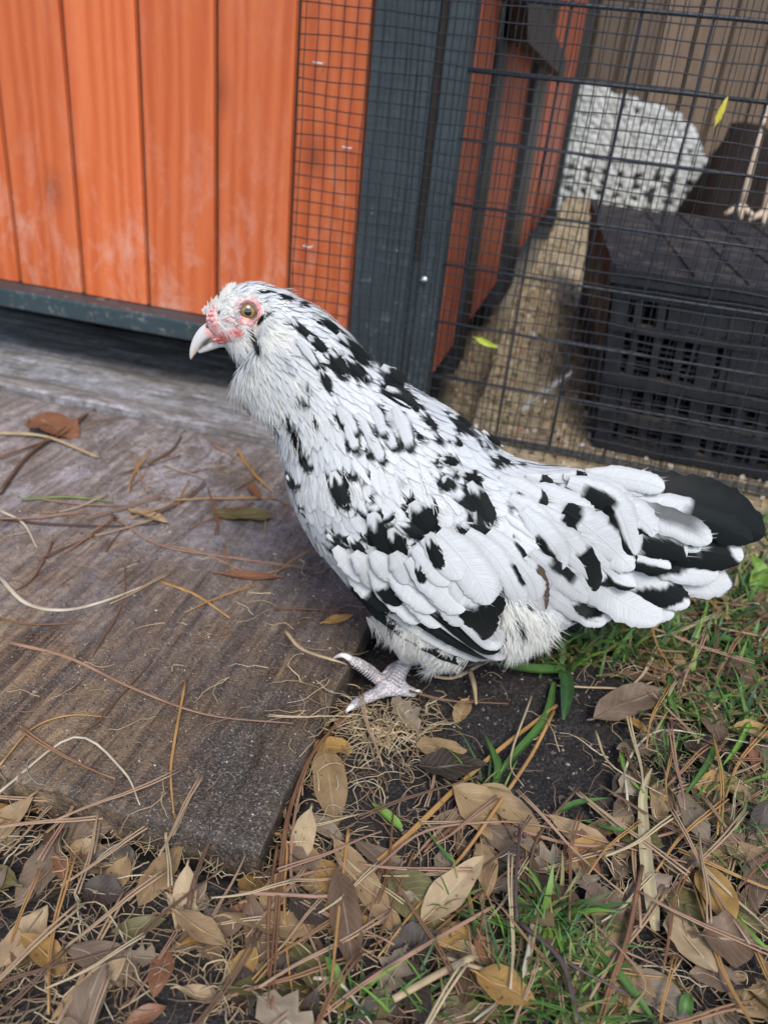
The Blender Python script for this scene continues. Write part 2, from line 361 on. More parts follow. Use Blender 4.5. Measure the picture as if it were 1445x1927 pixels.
def mk_wet(name, along, tone):
    t = NT(name); sc = (1, .07, 1) if along == 'Y' else (.07, 1, 1)
    v = t.coord('Object', sc); vo_ = t.coord('Object'); g1 = t.noise(v, 170, 6, .7, .6); g2 = t.noise(v, 30, 5, .6, 1.0)
    big = t.noise(vo_, 11, 7, .65, .4); sand = t.noise(vo_, 520, 4, .7)
    sp = t.n('ShaderNodeSeparateXYZ'); t.l(vo_, sp.inputs[0])
    wood = t.ramp(t.math('ADD', t.math('MULTIPLY', g1, .6), t.math('MULTIPLY', g2, .45)), [(.36, (.012, .008, .005)), (.46, (.07, .043, .026)), (.55, (.24, .155, .085)), (.68, (.46, .33, .19))])
    grey = t.ramp(g1, [(.34, (.08, .07, .065)), (.5, (.27, .245, .23)), (.66, (.50, .47, .45))]); lime = t.ramp(t.noise(t.coord('Object', (1, .45, 1) if along == 'Y' else (.3, 1, 1)), 26, 9, .78, .8), [(.47, 0.0), (.57, .9)]); grey = t.mix(lime, grey, (.52, .51, .55)); brn = t.ramp(t.noise(vo_, 19, 7, .7, .5), [(.52, 0.0), (.66, .8)]); grey = t.mix(brn, grey, (.13, .09, .055))  # pale residue and wet sheen are painted into the grey
    # towards the coop (further away) the wood is weathered grey with a pale sheen painted in; nearer it is brown
    fine_ = t.noise(vo_, 130, 8, .8); wood = t.mix(t.ramp(fine_, [(.45, 0.0), (.62, .7)]), wood, (.075, .062, .052)); grey = t.mix(t.ramp(fine_, [(.42, 0.0), (.60, .7)]), grey, (.12, .105, .092)); fy = t.ramp(t.math('ADD', sp.outputs[1], t.math('MULTIPLY', t.math('SUBTRACT', big, .5), .55)), [(.36, 0.0), (.62, 1.0)])
    col = t.mix(t.math('MULTIPLY', fy, tone), wood, grey)
    # dark dirt lying on the board, most of it towards its right edge
    fx = t.ramp(t.math('ADD', t.math('ADD', sp.outputs[0], .62), t.math('MULTIPLY', t.math('SUBTRACT', big, .5), .75)), [(.28, 0.0), (.56, .90)])
    dirt = t.ramp(sand, [(.36, (.010, .008, .007)), (.54, (.046, .037, .031)), (.68, (.20, .175, .15))])
    col = t.mix(fx, col, dirt)
    speck = t.ramp(t.noise(vo_, 620, 4, .8), [(.57, 0.0), (.64, .8)])
    col = t.mix(t.math('MULTIPLY', speck, t.ramp(big, [(.35, .2), (.6, 1.0)])), col, (.50, .45, .38))
    t.base(col); t.spec(.6)
    t.rough(t.ramp(t.math('ADD', big, t.math('MULTIPLY', sand, .25)), [(.46, .10), (.58, .30), (.8, .66)]))
    t.bump(t.math('ADD', t.math('MULTIPLY', g1, .8), t.math('MULTIPLY', sand, .9)), 1.0, .0019); return t.m
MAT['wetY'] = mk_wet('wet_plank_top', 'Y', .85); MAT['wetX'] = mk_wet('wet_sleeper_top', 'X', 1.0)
def bh(x, y):
    g = .0016*fbm(x*150, y*9, 3)+.004*fbm(x*7, y*5, 2)
    crack = np.exp(-((x+.139+.06*(y-.33)-.004*np.sin(y*60))/.0016)**2)*sstep(.30, .335, y)*sstep(.41, .36, y)*.008
    crack = crack+np.exp(-((x+.232+.004*np.sin(y*50))/.0012)**2)*sstep(.28, .30, y)*sstep(.40, .34, y)*.004
    return g-crack+.0012*fbm(x*300, y*300, 2)*sstep(-.3, -.15, x)
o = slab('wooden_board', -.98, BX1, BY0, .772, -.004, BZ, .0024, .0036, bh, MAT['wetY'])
tag(o, 'wet weathered brown wooden board lying flat on the soil in front of the coop', 'board')
def sh(x, y): return .0022*fbm(x*9, y*150, 3)+.003*fbm(x*5, y*7, 2)
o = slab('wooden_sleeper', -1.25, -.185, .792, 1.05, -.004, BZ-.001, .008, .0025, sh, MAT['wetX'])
tag(o, 'pale wet timber plank lying under the bottom rail of the orange coop', 'plank')

# ================================================================ COOP (orange boarded wall, steel rail, steel posts)
coop = empty('chicken_coop', (-.4, .88, .1)); tag(coop, 'chicken coop with orange stained vertical boards and dark teal steel frame', 'chicken coop')
CT = 1.15
grooves = [-.679-.088*k for k in range(9, 0, -1)]+[-.679, -.591, -.503, -.415, -.327, -.2495]
ZB = .1185
for a, b in zip(grooves[:-1], grooves[1:]):
    mb = MB(); g = .0016
    # board face with eased edges towards the grooves, a tongue behind
    xs = np.array([a+g, a+g+.0012, a+g+.004, b-g-.004, b-g-.0012, b-g]); ys = np.array([.8865, .8815, .880, .880, .8815, .8865])
    zs = np.linspace(ZB+.0, CT, 3); V = [(x, y, z) for z in zs for x, y in zip(xs, ys)]
    mb.add(V, [(r*6+j, r*6+j+1, (r+1)*6+j+1, (r+1)*6+j) for r in range(2) for j in range(5)])
    for z, fl in ((zs[0], 1), (zs[-1], 0)):
        q = [(x, y, z) for x, y in zip(xs, ys)]; mb.add(q, [tuple(range(6))[::-1] if fl else tuple(range(6))])
    mb.build('board', MAT['board'], coop, smooth=False)
mb = MB(); box(mb, -1.5, -.2496, .8866, .897, .0955, CT); box(mb, -1.5, -.19, .8975, 1.75, .30, CT+.02); box(mb, -1.5, -.19, 1.70, 1.7495, -.01, .2995); mb.build('backing_and_light_skirt', MAT['void'], coop, False)  # last box: unseen low skirt, added to keep sky light from under the coop
# bottom rail : top ledge and front face
mb = MB(); box(mb, -1.55, -.2505, .8455, .8790, .0952, .1180, b=.0022); mb.build('bottom_rail', MAT['teal_rail'], coop, False)
mb = MB(); box(mb, -1.55, -.2505, .8795, .886, .0952, .1180); mb.build('rail_web', MAT['dark'], coop, False)
# steel posts right of the boards
def XW(x, y, Yp): return W(x, y, Yp)[0]
pA0 = XW(706, 0, .868); pA1 = XW(830, 0, .868); pB0 = XW(845, 0, .868); pB1 = XW(897, 0, .868)
mb = MB(); box(mb, pA0, pA1, .868, .905, .032, CT, b=.0015)
mb.build('door_post', MAT['teal'], coop, False)
mb = MB()
for k in (.22, .42, .70): x_ = pA0+(pA1-pA0)*k; box(mb, x_, x_+.0026, .8664, .869, .034, CT-.002)
mb.build('post_seam', MAT['teal'], coop, False)
mb = MB(); box(mb, pB0, pB1, .868, .900, .028, CT, b=.0018); mb.build('door_frame', MAT['teal'], coop, False)
mb = MB(); box(mb, pA1+.0005, pB0-.0005, .874, .900, .22, CT); mb.build('door_gap_strip', MAT['void'], coop, False)
mb = MB(); box(mb, pA1+.0005, pB0-.0005, .872, .900, .03, .2195); mb.build('kick_strip', MAT['teal'], coop, False)
# round head screw
mb = MB(); c0 = W(798, 527, .867); n = 12
for r, dy in ((.0001, .0026), (.0022, .0024), (.0036, .0015), (.0044, 0)):
    mb.v.append(np.array([[c0[0]+r*cos(a*2*pi/n), c0[1]-dy, c0[2]+r*sin(a*2*pi/n)] for a in range(n)])); mb.c.append(np.zeros((n, 3))); mb.u.append(np.zeros((n, 2))); mb.n += n
mb.f = [(i*n+j, i*n+(j+1) % n, (i+1)*n+(j+1) % n, (i+1)*n+j) for i in range(3) for j in range(n)]
mb.build('screw_head', MAT['steel'], coop)
# side wall of the coop seen through the run mesh, receding from the door
SX = pB1
def sidepart(name, y0, y1, dx, z0, z1, mat):
    mb = MB(); box(mb, SX-.03, SX+dx, y0, y1, z0, z1, b=.0012); return mb.build(name, mat, coop, False)
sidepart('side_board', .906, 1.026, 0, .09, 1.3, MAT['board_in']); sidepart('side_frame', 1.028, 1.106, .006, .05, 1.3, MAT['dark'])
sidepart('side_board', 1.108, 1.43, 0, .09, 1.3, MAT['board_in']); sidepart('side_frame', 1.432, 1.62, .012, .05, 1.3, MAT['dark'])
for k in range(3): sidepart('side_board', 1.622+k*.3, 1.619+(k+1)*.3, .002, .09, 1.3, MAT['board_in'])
sidepart('corner_post', 2.53, 2.72, .02, .03, 1.4, MAT['dark'])
# diagonal brace on the side wall
p0 = XP(962, 10, SX+.012); p1 = XP(1048, 150, SX+.012); p2 = XP(1043, 118, SX+.012); p3 = XP(957, -60, SX+.012)
p0 = XP(958, 75, SX+.012); P = [p3, XP(1048, 118, SX+.012), XP(1040, 145, SX+.012), p0]
mb = MB(); V = [tuple(p) for p in P]+[(p[0]+.02, p[1], p[2]) for p in P]
mb.add(V, [(0, 1, 2, 3), (7, 6, 5, 4), (0, 4, 5, 1), (1, 5, 6, 2), (2, 6, 7, 3), (3, 7, 4, 0)]); mb.build('diagonal_brace', MAT['brace'], coop, False)
# staples through the mesh
for (x, y) in ((599, 118), (653, 277), (579, 463)):
    c0 = W(x, y, .8705); mb = MB()
    tube(mb, [c0+[-.0042, .006, 0], c0+[-.0040, -.003, 0], c0+[.0040, -.003, -.0005], c0+[.0042, .006, 0]], .0008, 5)
    mb.build('staple', MAT['staple'], coop)

# ================================================================ RUN : fine hardware cloth over a welded wire panel
PITCH_F = .0127
fine = empty('hardware_cloth', (.0, .862, .03)); tag(fine, 'fine black square wire mesh stapled over the orange boards and the run', 'wire mesh')
x0f = XW(571, 20, .862); rx = np.random.default_rng(5)
mbv = MB(); mbh = MB()
nv = 62; zt = .60; zb = .034
def wob(x, z): return .0018*math.sin(x*31+z*7)+.0012*math.sin(z*43+x*13)
for k in range(nv):
    x = x0f+.003+k*PITCH_F; zz = np.linspace(zb-.004*rx.random(), zt, 26)
    P = [(x+.0009*math.sin(z*23+k*.8)+.0006*math.sin(z*60+k), .8622+wob(x, z), z) for z in zz]; tube(mbv, P, .00058, 4)
nh = int((zt-zb)/PITCH_F)
for k in range(nh):
    z = zb+.003+k*PITCH_F; xx = np.linspace(x0f-.0005-.003*rx.random(), x0f+nv*PITCH_F, 46)
    P = [(x, .8612+wob(x, z), z+.0008*math.sin(x*29+k*.7)+.0005*math.sin(x*77+k)) for x in xx]; tube(mbh, P, .00058, 4)
for k in range(nv):  # extra uprights, added to imitate the mesh's doubled shadow lines
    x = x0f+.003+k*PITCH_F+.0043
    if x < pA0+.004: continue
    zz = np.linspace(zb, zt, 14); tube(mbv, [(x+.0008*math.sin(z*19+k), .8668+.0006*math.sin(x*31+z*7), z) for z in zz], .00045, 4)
mbv.build('uprights_and_shadow_lines', MAT['wire'], fine)['kind'] = 'stuff'; mbh.build('cross_wires', MAT['wire'], fine)['kind'] = 'stuff'
weld = empty('welded_panel', (.1, .874, .03)); tag(weld, 'coarse dark grey welded wire panel closing the front of the run', 'wire panel')
def wire(P, r):
    mb = MB(); tube(mb, P, r, 7); return mb.build('wire', MAT['wire_thick'], weld)
xb = XW(1212, 0, .875)-2*.0615; k = 0
for k in range(14):
    x = xb+k*.0615; zz = np.linspace(.034 if k else .12, .62, 9)
    if x > .75: break
    wire([(x+.0006*math.sin(z*12+k), .875, z) for z in zz], .00125 if k != 2 else .0017)
zc = W(1045, 5, .875)[2]
for k in range(-2, 9):
    z = zc-k*.0605; z = max(z, .036)
    if z > .62: continue
    xx = np.linspace(pB1-.006, .75, 9); wire([(x, .8722, z+.0006*math.sin(x*9+k)) for x in xx], .0021 if k in (0, 1) else .0015)
    if z <= .036: break

# ---- board fence closing the far side of the yard
fen = empty('board_fence', (.5, 4.2, .0)); tag(fen, 'brown weathered board fence behind the run', 'fence')
zt_ = 2.4; x = -.6; r_ = np.random.default_rng(3)
while x < 3.2:
    wd = .12+.02*r_.random(); mb = MB(); y = 4.2+.012*r_.random(); box(mb, x, x+wd, y, y+.02, .04, zt_+.03*r_.random(), b=.003); mb.build('board', MAT['fence'], fen, False); x += wd+.009
for z in (.04, .52, 1.04, 1.56):
    mb = MB(); box(mb, -.6, 3.2, 4.2355, 4.28, z, z+.515); mb.build('rail', MAT['void'], fen, False)  # these boxes form a dark sheet, added so the board gaps look shaded

# ---- white knobbly woven mat propped behind the crate
YT = 2.60
outline = np.array([W(px_, py_, YT)[[0, 2]] for px_, py_ in [(1066, 150), (1105, 158), (1160, 178), (1215, 192), (1262, 208), (1300, 236), (1322, 300), (1340, 360), (1352, 425), (1240, 430), (1120, 412), (1030, 396), (1040, 300)]])
def inside(P, x, y):
    c = False; n = len(P); j = n-1
    for i in range(n):
        if (P[i][1] > y) != (P[j][1] > y) and x < (P[j][0]-P[i][0])*(y-P[i][1])/(P[j][1]-P[i][1])+P[i][0]: c = not c
        j = i
    return c
mat_ = empty('woven_mat', (float(outline[:, 0].mean()), YT, float(outline[:, 1].min()))); tag(mat_, 'white knobbly woven mat with dark holes propped up behind the black crate', 'mat')
x0, x1 = outline[:, 0].min(), outline[:, 0].max(); z0, z1 = outline[:, 1].min(), outline[:, 1].max()
knob = MB(); st = .0235; row = 0; z = z0; ph = MB()
sph = []
for a in range(5):
    for b_ in range(8): sph.append((sin((a+.5)/5*pi)*cos(b_*pi/4), sin((a+.5)/5*pi)*sin(b_*pi/4), cos((a+.5)/5*pi)))
sph = np.array(sph); sf = [(a*8+b_, a*8+(b_+1) % 8, (a+1)*8+(b_+1) % 8, (a+1)*8+b_) for a in range(4) for b_ in range(8)]+[tuple(range(8))[::-1], tuple(32+j for j in range(8))]
while z < z1:
    x = x0+(row % 2)*st*.5
    while x < x1:
        if inside(outline, x, z):
            hole = (row % 2 == 1 and int((x-x0)/st) % 2 == 0 and z < z0+.42*(z1-z0)) or r_.random() < .015
            sc_ = np.array([.0150*(.9+.2*r_.random()), .0042, .0102*(.9+.2*r_.random())])*(.0 if hole else 1)
            if not hole: knob.add(sph*sc_+[x+.003*r_.normal(), YT-.003+.002*r_.random()-.02*math.sin((x-x0)*6), z+.002*r_.normal()], sf)
        x += st
    z += st*.62; row += 1
knob.build('knots', MAT['woven'], mat_)['kind'] = 'stuff'
mb = MB(); V = [(p[0], YT+.004-.02*math.sin((p[0]-x0)*6), p[1]) for p in outline]; V += [(p[0], p[1]+.012, p[2]) for p in V]; n = len(outline)
mb.add(V, [tuple(range(n)), tuple(range(2*n-1, n-1, -1))]+[(i, i+n, (i+1) % n+n, (i+1) % n) for i in range(n)]); mb.build('backing', simple('mat_backing', (.10, .12, .09), .9), mat_, False)

# ---- dark stump and pale sticks at the right
st_o = W(1420, 330, 2.2); mb = MB(); k = 26; V = []
for iz, zf in enumerate(np.linspace(0, 1, 9)):
    for j in range(k):
        a = j*2*pi/k; rr = (.20-.06*zf)*(1+.10*math.sin(a*5+zf*2)+.05*math.sin(a*11))*(1 if zf < .85 else .9)
        V.append((st_o[0]+.045+rr*cos(a), 2.3+rr*sin(a), .06+zf*(.265+.04*math.sin(a*2))))
V.append((st_o[0]+.045, 2.3, .345))
F = [(i*k+j, i*k+(j+1) % k, (i+1)*k+(j+1) % k, (i+1)*k+j) for i in range(8) for j in range(k)]+[(8*k+j, 8*k+(j+1) % k, 9*k) for j in range(k)]
mb.add(V, F); tag(mb.build('tree_stump', simple('stump_bark', (.012, .008, .006), .9, 1.0, 40, .6)), 'dark brown stump in the shade at the right end of the run', 'stump')
for pts, lab in ((((1447, 190), (1425, 265), (1393, 388)), 'pale stick standing on the black crate by the stump'), (((1452, 330), (1437, 400)), 'short pale stick at the right edge beside the stump')):
    mb = MB(); P = [W(x, y, 1.30+.0*i) for i, (x, y) in enumerate(pts)]; P = spline(P, 8); tube(mb, P, np.linspace(.0042, .0052, 8), 8)
    b0 = P[-1]
    for dx, dz in ((-.014, -.012), (.002, -.016), (.014, -.010)): tube(mb, [b0, b0+[dx*.5, -.006, dz*.3], b0+[dx*1.4, -.012, dz]], [.006, .005, .003], 6)
    tag(mb.build('stick', simple('pale_stick', (.50, .40, .31), .7, .3, 300, .2)), lab, 'stick')

# ---- black plastic crate
crate = empty('plastic_crate', (.30, 1.0, .03)); tag(crate, 'dirty black plastic crate with slatted sides and a flat lid inside the run', 'crate')
YF = .905
tl = W(1152, 507, YF); zl = tl[2]; xl = tl[0]; xr = xl+.56
bk = G(1110, 381, zl); YB = bk[1]; xlb = bk[0]
xbL = W(1108, 850, YF+.014)[0]
zb_ = .032
# lid: sloped left edge as seen (sheared plan), rim, ribs
mb = MB(); th = .013
V = [(xl, YF, zl-th), (xr, YF, zl-th), (xr, YB, zl-th), (xlb, YB, zl-th), (xl, YF, zl), (xr, YF, zl), (xr, YB, zl), (xlb, YB, zl)]
mb.add(V, [(0, 3, 2, 1), (4, 5, 6, 7), (0, 1, 5, 4), (1, 2, 6, 5), (2, 3, 7, 6), (3, 0, 4, 7)]); mb.build('lid', MAT['plastic'], crate, False)
mb = MB(); box(mb, xl+.002, xr, YF-.003, YF+.006, zl-.004, zl+.004, b=.001); mb.build('lid_rim', MAT['plastic'], crate, False)
mb = MB(); d_ = np.array([xlb-xl, YB-YF]); q = .009
V = [(xl-.001, YF+.007, zl+.0002), (xl+q, YF+.007, zl+.0002), (xlb+q, YB, zl+.0002), (xlb-.001, YB, zl+.0002)]; V += [(a, b_, c_+.005) for a, b_, c_ in V]
mb.add(V, [(0, 3, 2, 1), (4, 5, 6, 7), (0, 1, 5, 4), (1, 2, 6, 5), (2, 3, 7, 6), (3, 0, 4, 7)]); mb.build('lid_rim', MAT['plastic'], crate, False)
for k in range(1, 10):
    mb = MB(); x = .03+.055*k
    V = [(xl+x, YF+.012, zl+.0003), (xl+x+.0025, YF+.012, zl+.0003), (xlb+x+.0025, YB-.01, zl+.0003), (xlb+x, YB-.01, zl+.0003)]; V += [(a, b_, c_+.0018) for a, b_, c_ in V]
    mb.add(V, [(4, 5, 6, 7), (0, 1, 5, 4), (1, 2, 6, 5), (2, 3, 7, 6), (3, 0, 4, 7)]); mb.build('lid_rib', MAT['plastic'], crate, False)
# body: tapered; front wall made of posts, rails and slats so one sees into it
yb2 = YB-.02
def X_at(z, fx): # left corner leans in towards the bottom
    f = (zl-z)/(zl-zb_); return xl+.004+(xbL-xl)*f+fx
def bar(name, xa0, xa1, z0, z1, y0, y1):
    mb = MB(); a0, a1 = X_at(z0, xa0), X_at(z1, xa0); b0, b1 = X_at(z0, xa1), X_at(z1, xa1)
    V = [(a0, y0, z0), (b0, y0, z0), (b0, y1, z0), (a0, y1, z0), (a1, y0, z1), (b1, y0, z1), (b1, y1, z1), (a1, y1, z1)]
    mb.add(V, [(0, 3, 2, 1), (4, 5, 6, 7), (0, 1, 5, 4), (1, 2, 6, 5), (2, 3, 7, 6), (3, 0, 4, 7)]); return mb.build(name, MAT['plastic'], crate, False)
H = zl-zb_-.016; zz = [zb_+H*f for f in (0, .075, .19, .255, .40, .455, .72, .78, .90, 1.0)]
Wd = xr-xl-.02; yf = YF+.014
for f0, f1, pr in ((0, .075, .003), (.19, .245, .006), (.43, .49, .008), (.74, .785, .004), (.93, 1.0, .002)):
    bar('rail', -.001, Wd, zb_+H*f0, zb_+H*f1, yf-pr, yf+.010)
for k in range(23):
    w_ = .008 if k % 4 else .018; x = k*.0245
    if x+w_ < Wd: bar('upright_slat', x, x+w_, zb_+.002, zb_+H, yf+.001, yf+.009)
bar('side_plate', .13, .30, zb_+H*.50, zb_+H*.735, yf-.002, yf+.0005); bar('side_plate', .06, Wd-.02, zb_+H*.79, zb_+H*.925, yf+.003, yf+.008)
for q_ in (.10, .14, .285, .34, .39, .52, .56, .60, .64, .68): bar('thin_slat', 0, Wd, zb_+H*q_, zb_+H*(q_+.012), yf+.0045, yf+.0075)
for k in range(0):                                  # thin lattice between the lower rails
    bar('thin_slat', .012+k*.058, .012+k*.058+.030, zb_+H*.30, zb_+H*.315, yf+.004, yf+.007); bar('thin_slat', .012+k*.058, .012+k*.058+.030, zb_+H*.36, zb_+H*.372, yf+.004, yf+.007)
# left end wall
def endbar(name, t0, t1, z0, z1, out=.0):
    mb = MB(); V = []
    for z in (z0, z1):
        f = (zl-z)/(zl-zb_)
        for t_ in (t0, t1):
            xx = X_at(z, 0)+(xlb-xl)*t_-.002-out; yy = yf+.012+(yb2-yf-.012)*t_; V += [(xx, yy, z), (xx+.008+out, yy, z)]
    mb.add(V, [(0, 1, 3, 2), (4, 6, 7, 5), (0, 4, 5, 1), (1, 5, 7, 3), (3, 7, 6, 2), (2, 6, 4, 0)]); mb.build(name, MAT['plastic'], crate, False)
endbar('end_panel', 0, 1, zb_+H*.5, zb_+H*.97); endbar('rail', 0, 1, zb_, zb_+H*.07, .002); endbar('rail', 0, 1, zb_+H*.2, zb_+H*.26, .003)
for k in range(6): endbar('upright_slat', k*.18, k*.18+.07, zb_+.002, zb_+H*.96, .001)
mb = MB(); box(mb, xl+.01, xr-.01, yb2+.001, yb2+.008, zb_, zl-.02); mb.build('back_panel', MAT['plastic'], crate, False)
mb = MB(); box(mb, xr-.012, xr-.004, yf+.012, yb2, zb_, zl-.02); mb.build('end_panel', MAT['plastic'], crate, False)
mb = MB(); box(mb, xl+.03, xr-.02, yf+.03, yb2, zb_, zb_+.01); mb.build('base', MAT['plastic'], crate, False)
# ================================================================ HEN
ax = np.array([cos(YAW), -sin(YAW), 0.0])        # along the bird, towards its tail
lat = np.array([-sin(YAW)*1.0, -cos(YAW), 0.0])   # sideways, towards the camera
foot = G(742, 1292, .006)
C0 = foot-lat*.016; C0[2] = 0
hen = empty('hen', tuple(foot)); tag(hen, 'white hen mottled with black, bearded and standing on one visible pale foot', 'hen')
def S(x, y, d=0.0):                               # pixel -> plane parallel to the bird's middle plane, d metres nearer
    r = ray(x, y); return CAM+r*(((C0+lat*d-CAM)@lat)/(r@lat))
ANG = math.asin(-fw[2]); CA, SA = cos(ANG), sin(ANG)
# stations: back-line and belly-line points (photo px) and how wide the bird is there
TB = [(389, 594, 395, 622, .8), (393, 580, 405, 632, .8), (403, 563, 418, 641, .78), (420, 545, 434, 650, .76), (446, 533, 458, 666, .74), (482, 528, 478, 690, .74), (522, 538, 472, 728, .76), (562, 558, 492, 752, .78), (600, 576, 506, 782, .78), (640, 608, 520, 815, .80), (688, 658, 529, 852, .84),
      (738, 704, 536, 898, .86), (796, 739, 554, 952, .88), (856, 774, 594, 1020, .88), (912, 818, 644, 1072, .86), (960, 857, 702, 1140, .84), (995, 872, 772, 1200, .80), (1028, 880, 850, 1226, .76), (1064, 883, 930, 1224, .70), (1100, 887, 1010, 1196, .60), (1140, 895, 1082, 1164, .48), (1178, 908, 1146, 1134, .38), (1212, 938, 1202, 1094, .28), (1242, 985, 1244, 1056, .22)]
tb = np.array(TB, float); NS_, NR = 260, 88
tbs = np.hstack([spline(np.hstack([tb[:, :2], tb[:, :1]*0]), NS_)[:, :2], spline(np.hstack([tb[:, 2:4], tb[:, :1]*0]), NS_)[:, :2], spline(np.hstack([tb[:, 4:], tb[:, :1]*0, tb[:, :1]*0]), NS_)[:, :1]])
Pt = np.array([S(a, b) for a, b in tbs[:, :2]]); Pb = np.array([S(a, b) for a, b in tbs[:, 2:4]]); cs = (Pt+Pb)/2; hv = (Pt-Pb)/2; kk_ = tbs[:, 4]
Tc = np.gradient(cs, axis=0); Tc /= np.linalg.norm(Tc, axis=1)[:, None]; hperp = np.linalg.norm(hv-Tc*(hv*Tc).sum(1)[:, None], axis=1)
rl = hperp*kk_; hv = hv*(1/np.sqrt(1+(kk_*SA*.8)**2))[:, None]
th = np.arange(NR)*2*pi/NR
V = cs[:, None]+hv[:, None]*np.cos(th)[None, :, None]+lat*(rl[:, None]*np.sin(th))[..., None]
V[..., 2] = np.maximum(V[..., 2], .010)
F = [(i*NR+j, i*NR+(j+1) % NR, (i+1)*NR+(j+1) % NR, (i+1)*NR+j) for i in range(NS_-1) for j in range(NR)]
F += [tuple(range(NR))[::-1], tuple((NS_-1)*NR+j for j in range(NR))]
V = V.reshape(-1, 3); pv = proj(V); near = (np.tile(np.sin(th), NS_) > -.05)
# face: eye ridge, brow, gape, all as real relief on the head
def gauss(x, y, cx_, cy_, s): return np.exp(-((x-cx_)**2+(y-cy_)**2)/(2*s*s))
ex, ey = 467.0, 586.0
ctrv = np.repeat(cs, NR, 0); rdir = V-ctrv; rdir /= np.linalg.norm(rdir, axis=1)[:, None]+1e-9
side = np.tile(np.sin(th), NS_)
x_, y_ = pv[:, 0], pv[:, 1]
V2 = V.copy(); amp = np.zeros(len(V))
re_ = np.hypot(x_-ex, (y_-ey)*1.05)
amp += .0016*np.exp(-((re_-25)/6.0)**2)-.0016*np.exp(-(re_/14)**2)
amp += .0008*np.sin(re_*.9+np.arctan2(y_-ey, x_-ex)*3)*np.exp(-((re_-27)/8)**2)
amp *= near
V = V+rdir*amp[:, None]
bd = S(450-9, 730+3)-S(450, 730); bd /= np.linalg.norm(bd)
V = V+bd*(np.maximum(0, rdir@bd)**.8*(.020*np.exp(-(((x_-450)/50)**2+((y_-698)/48)**2))+.013*np.exp(-(((x_-482)/42)**2+((y_-762)/34)**2))))[:, None]
FACE = [  # pink bare skin as capsules x1,y1,x2,y2,width
 (467, 585, 468, 590, 52), (448, 574, 460, 564, 12), (478, 572, 490, 588, 12), (430, 602, 446, 612, 16), (398, 596, 402, 615, 22), (403, 578, 396, 600, 11), (409, 562, 403, 580, 7), (405, 632, 450, 628, 20), (420, 638, 446, 632, 16), (388, 600, 392, 622, 20)]
def caps(px, L):
    """signed distance (px) to the nearest capsule"""
    out = np.full(len(px), 1e3)
    for x1, y1, x2, y2, w_ in L:
        d = np.array([x2-x1, y2-y1], float); q = px-[x1, y1]; t_ = np.clip(q@d/(d@d+1e-9), 0, 1)
        out = np.minimum(out, np.hypot(q[:, 0]-t_*d[0], q[:, 1]-t_*d[1])-w_/2)
    return out
fd = caps(pv, FACE)
pk = np.clip(.5-fd/7, 0, 1)[:, None]
nz = (fbm(pv[:, 0]*.16, pv[:, 1]*.16, 3))[:, None]
skin = np.array([.74, .36, .34])+nz*np.array([.20, .36, .34]); redm = np.clip(.5-caps(pv, [(418, 637, 450, 626, 14)])/6, 0, 1)[:, None]
skin = skin*(1-redm)+np.array([.62, .10, .09])*redm
darkring = np.clip(.5-(np.abs(re_-17.5)-1.2)/2, 0, 1)[:, None]*near[:, None]
colb = np.array([.66, .66, .65])*(1-pk)+skin*pk; colb = colb*(1-.55*darkring)
bodym = MB(); bodym.add(V, F, np.clip(colb, .02, 1))
bvh = BVHTree.FromPolygons([Vector(p) for p in V], F)
t = NT('hen_skin'); c = t.attr(); v = t.coord('Object'); n = t.noise(v, 900, 5, .7); n2 = t.noise(v, 260, 4, .7, 1.5)
t.base(t.mix(t.ramp(n2, [(.35, 0.0), (.65, .35)]), c, t.mix(.5, c, (1, .85, .82)))); t.rough(.5); vo = t.voro(v, 620); t.bump(t.math('ADD', t.math('MULTIPLY', n, .5), t.math('ADD', n2, vo.outputs['Distance'])), .55, .0010)
t.b.inputs['Subsurface Weight'].default_value = .15; t.b.inputs['Subsurface Radius'].default_value = (.004, .0015, .001); MAT['skin'] = t.m
bodym.v[0] = V-rdir*(.0012*(1-pk)); bodym.build('body', MAT['skin'], hen)

